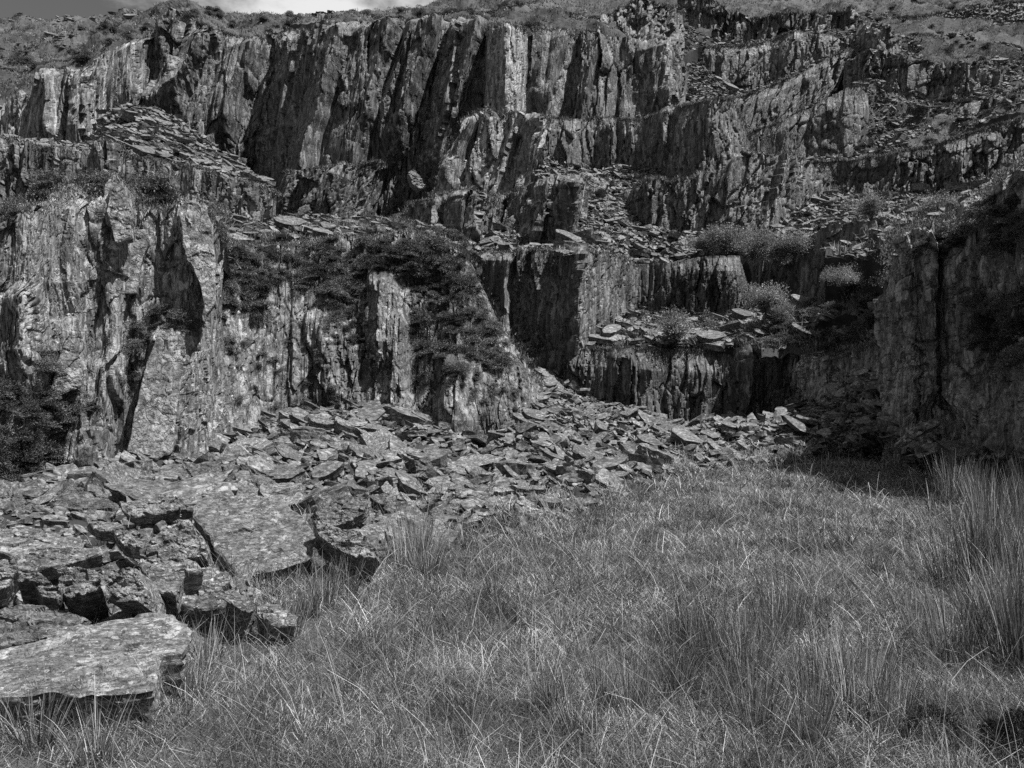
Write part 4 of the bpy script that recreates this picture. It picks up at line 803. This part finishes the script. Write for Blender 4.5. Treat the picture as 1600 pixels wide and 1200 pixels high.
def inpoly(poly, n, rs):
    a = np.array(poly, float); out = []
    while len(out) < n:
        x, y = rs.uniform(a[:, 0].min(), a[:, 0].max()), rs.uniform(a[:, 1].min(), a[:, 1].max()); c = False
        for i in range(len(a)):
            (x1, y1), (x2, y2) = a[i], a[i - 1]
            if (y1 > y) != (y2 > y) and x < (x2 - x1) * (y - y1) / (y2 - y1) + x1: c = not c
        if c: out.append((x, y))
    return out
heather(CB, inpoly([(340, 385), (430, 385), (560, 372), (650, 366), (725, 395), (735, 440), (590, 425), (560, 470), (470, 440), (345, 450)], 150, rr), .62, 'dark heather bush draping the top of the cliff left of centre', 'heather on the cliff top left of centre')
heather(CB, inpoly([(645, 440), (735, 430), (780, 510), (800, 560), (740, 580), (660, 560), (640, 500)], 75, rr), .58, 'dark heather bush on the steep right flank of the heather topped cliff', 'heather on the cliff flank')
heather(CB, inpoly([(500, 450), (575, 430), (580, 540), (540, 520)], 22, rr), .5, 'heather bush growing in the middle of the lichened rock face', 'heather in the rock face')
heather(CB, inpoly([(335, 400), (370, 400), (420, 470), (380, 500), (335, 470)], 30, rr), .55, 'heather bush filling the gully between the two near cliffs', 'heather in the gully')
heather(CB, inpoly([(350, 480), (580, 520), (600, 620), (360, 660)], 40, rr), .3, 'small dark plant rooted in the crusted face below the cliff top heather', 'small plants in the crusted face')
heather(CB, inpoly([(640, 560), (810, 580), (810, 650), (660, 650)], 24, rr), .3, 'small dark plant on the lower right of the heather topped cliff', 'small plants low on the cliff')
heather(CA, inpoly([(-40, 600), (60, 600), (130, 610), (135, 660), (95, 720), (60, 760), (-40, 770)], 75, rr), .5, 'dark heather bush at the foot of the left cliff by the picture edge', 'heather at the foot of the left cliff')
heather(CA, inpoly([(240, 485), (345, 485), (345, 520), (250, 515)], 10, rr), .5, 'small heather bush under the rounded upright slab', 'heather under the upright slab')
heather(CA, inpoly([(195, 500), (235, 500), (225, 600), (200, 620)], 8, rr), .4, 'small heather bush in the crack of the left cliff', 'heather in the left cliff crack')
heather(CA, inpoly([(60, 560), (90, 540), (85, 600), (50, 600)], 6, rr), .45, 'heather tuft beside the pointed spike of slate', 'heather beside the spike')
heather(15.6, inpoly([(205, 300), (230, 285), (275, 320), (265, 345), (225, 335)], 12, rr), .7, 'heather bush on the rim behind the narrow pointed blade', 'heather behind the pointed blade')
heather(14.8, inpoly([(-40, 330), (40, 325), (40, 345), (-40, 352)], 8, rr), .7, 'heather bush on the rim of the left cliff at the picture edge', 'heather on the left rim')
heather(17.0, inpoly([(60, 285), (165, 280), (165, 310), (125, 305), (60, 320)], 12, rr), .8, 'heather bush on the ground just behind the left cliff rim', 'heather behind the left rim')
heather(CN, inpoly([(1500, 480), (1600, 430), (1610, 570), (1530, 560)], 34, rr), .5, 'dark heather bush hanging in the middle of the right wall', 'heather on the right wall')
heather(CN, inpoly([(1420, 375), (1500, 350), (1600, 270), (1610, 400), (1530, 400), (1440, 400)], 50, rr), .5, 'dark heather bush on the crest of the right wall', 'heather on the right wall crest')
def heather_surf(key, n, size, label, group, wfun=None):
    p, nn = sample(key, n, rr, wfun)
    for q in p:
        s = size * rr.uniform(.7, 1.3); HEA.append((s / q[1], q, s, label, group, (0, 0, rr.uniform(0, 6.28)), rr.randint(5), .8))
heather_surf('hbank', 80, .75, 'dark heather bush on the bank left of the right wall', 'heather on the bank')
heather_surf('bench', 30, .7, 'low heather clump on the bench above the near cliffs', 'heather on the bench', lambda c: (c[..., 1] < 27) + .02)
heather_surf('hillside', 420, .85, 'dark heather clump on the far hillside above the quarry', 'heather on the far hillside', lambda c: 1. * (c[..., 1] < 72) * (fbm(c[..., 0] / 7, c[..., 1] / 5, 81, 3) > 0))
heather_surf('rhill', 220, .7, 'dark heather clump on the right hillside', 'heather on the right hillside', lambda c: 1. * (fbm(c[..., 0] / 4, c[..., 1] / 3, 82, 3) > .02))
def plant_heather():
    from mathutils import Euler
    HEA.sort(key=lambda h: -h[0]); rest_V, rest_Q, off = [], [], 0
    base = []
    for m in HB:
        v = np.empty(len(m.vertices) * 3, np.float32); m.vertices.foreach_get('co', v); base.append(v.reshape(-1, 3))
    for i, (_, q, s, label, group, e, k, zs) in enumerate(HEA):
        if i < 285:
            o = link('heather_bush', HB[k], label=label, cat='heather', group=group, loc=tuple(q)); o.rotation_euler = e; o.scale = (s, s, s * zs)
        else:
            R_ = np.array(Euler(e).to_matrix()) * np.array([s, s, s * zs]); V = base[k] @ R_.T + q; rest_V.append(V); rest_Q.append(np.arange(len(V)).reshape(-1, 4) + off); off += len(V)
    if rest_V: link('heather', mesh('heather', np.concatenate(rest_V), np.concatenate(rest_Q), mat=M['heather']), kind='stuff', label='low dark heather covering rock between the larger bushes', cat='heather')
plant_heather()
# pale leafy shrubs on the ledges
def shrub_parts(seed, n=7000):
    fol = bush_proto('foliage', seed, n, M['shrub'], leaf=(.036, .02), flat=1.7, hollow=.05, lumps=16); rs = np.random.RandomState(seed); m = 14
    V, Q = strips(np.zeros((m, 3)) + rs.normal(0, .03, (m, 3)), rs.uniform(0, 6.28, m), rs.uniform(.2, .6, m), rs.uniform(.4, .75, m), np.full(m, .03), rs.uniform(-.1, .2, m), rs, 5)
    return fol, mesh('branch', V, Q, mat=M['twig'])
SH = [shrub_parts(800 + i) for i in range(3)]
SHR = [(1362, 332, 29.6, 1.05, 'round pale shrub on the brow above the square cut face'), (1465, 335, 27, 1.0, 'low pale shrub behind the split boulder, farthest right'),
       (1105, 388, 32.6, 1.0, 'pale shrub at the left end of the row on the shaded ledge'), (1132, 384, 32, 1.25, 'tallest pale shrub in the row on the shaded ledge'),
       (1175, 392, 31.6, 1.25, 'wide pale shrub right of the tallest in the row'), (1212, 405, 31, 1.1, 'half shaded shrub at the right end of the row'), (1242, 392, 30.5, 1.1, 'shrub touching the corner of the square cut face'),
       (1195, 478, 28.2, 1.1, 'pale feathery shrub standing alone on the lower ledge'), (1222, 498, 27.6, .9, 'small pale shrub with bare bleached twigs on the lower ledge'),
       (1052, 528, 27.6, 1.35, 'pale bushy shrub overhanging the lowest terrace rim'), (1318, 440, 25.5, .8, 'thin pale shrub on the edge of the heather bank')]
for i, (x, y, Y, s, lb) in enumerate(SHR):
    e = link('pale_shrub', None, label=lb, cat='shrub', loc=tuple(P(np.float64(x), np.float64(y + 12), Y))); e.rotation_euler.z = i * 1.7; e.scale = (s * 1.12,) * 3
    f, b = SH[i % 3]; link('foliage', f, parent=e); link('branch', b, parent=e)
# dark furry hummock at the bottom right corner
def mound():
    x, Y = (1612 - CX) / F * 3.9, 3.9
    m = bush_proto('moss_mound', 901, 14000, M['mound'], leaf=(.03, .006), flat=1.1, hollow=.5, lumps=5)
    o = link('moss_mound', m, label='dark furry hummock cut by the bottom right corner', cat='hummock', loc=(x, Y, float(gz(x, Y)) - .02)); o.scale = (.46,) * 3
mound()
# turf on the hills and along the rims
def turf(name, label, items, mat, seed):
    rs = np.random.RandomState(seed); Vs, Qs, off = [], [], 0
    for p, L_, wd in items:
        n = len(p) * 5; b = np.repeat(p, 5, 0) + rs.normal(0, .12, (n, 3)) * (1, 1, .2)
        V, Q = strips(b, rs.uniform(0, 6.28, n), rs.uniform(0, .8, n), L_ * rs.uniform(.4, 1.2, n), np.full(n, wd) * rs.uniform(.6, 1.3, n), rs.uniform(0, .5, n), rs, 3)
        Vs.append(V); Qs.append(Q + off); off += len(V)
    link(name, mesh(name, np.concatenate(Vs), np.concatenate(Qs), mat=mat), kind='stuff', label=label, cat='grass')
it = [(sample('hillside', 26000, RS, lambda c: 1.0 / (c[..., 1] ** 1.0) * (c[..., 1] < 100) * (fbm(c[..., 0] / 4, c[..., 1] / 6, 41, 3) > -.25))[0], .2, .07),
      (sample('rhill', 16000, RS, lambda c: (fbm(c[..., 0] / 3, c[..., 1] / 4, 42, 3) > -.2) * 1.)[0], .16, .05),
      (sample('hbank', 1500, RS)[0], .25, .03), (sample('bench', 5000, RS, lambda c: (fbm(c[..., 0] / 1.5, c[..., 1] / 3, 43, 3) > .05) + .01 + 1.5 * (c[..., 1] < 23))[0], .28, .03),
      (sample('lowbench', 1200, RS)[0], .25, .035), (sample('rscree', 1500, RS)[0], .3, .04), (sample('midscree', 900, RS)[0], .3, .045)]
for k_ in list(SURF):
    V = SURF[k_]
    if k_.endswith(('face', 'edge')) or 'cliff' in k_ or 'terrace' in k_ or 'wall' in k_ or 'rim' in k_ or 'lift' in k_ or 'ledge' in k_ or 'brow' in k_:
        tpr = V[-1]; n = len(tpr) * 5; r = RS.uniform(0, len(tpr) - 1.01, n); i = r.astype(int); p = tpr[i] + (tpr[i + 1] - tpr[i]) * (r - i)[:, None]; p[:, 1] += .15
        Y = p[:, 1].mean(); it.append((p[fbm(p[:, 0] * .5, p[:, 1] * .5, 47, 2) > -.2], .0035 * Y, .0011 * Y))
turf('hill_grass', 'short pale turf on the hillsides and along the quarry rims', it, M['hillgrass'], 71)
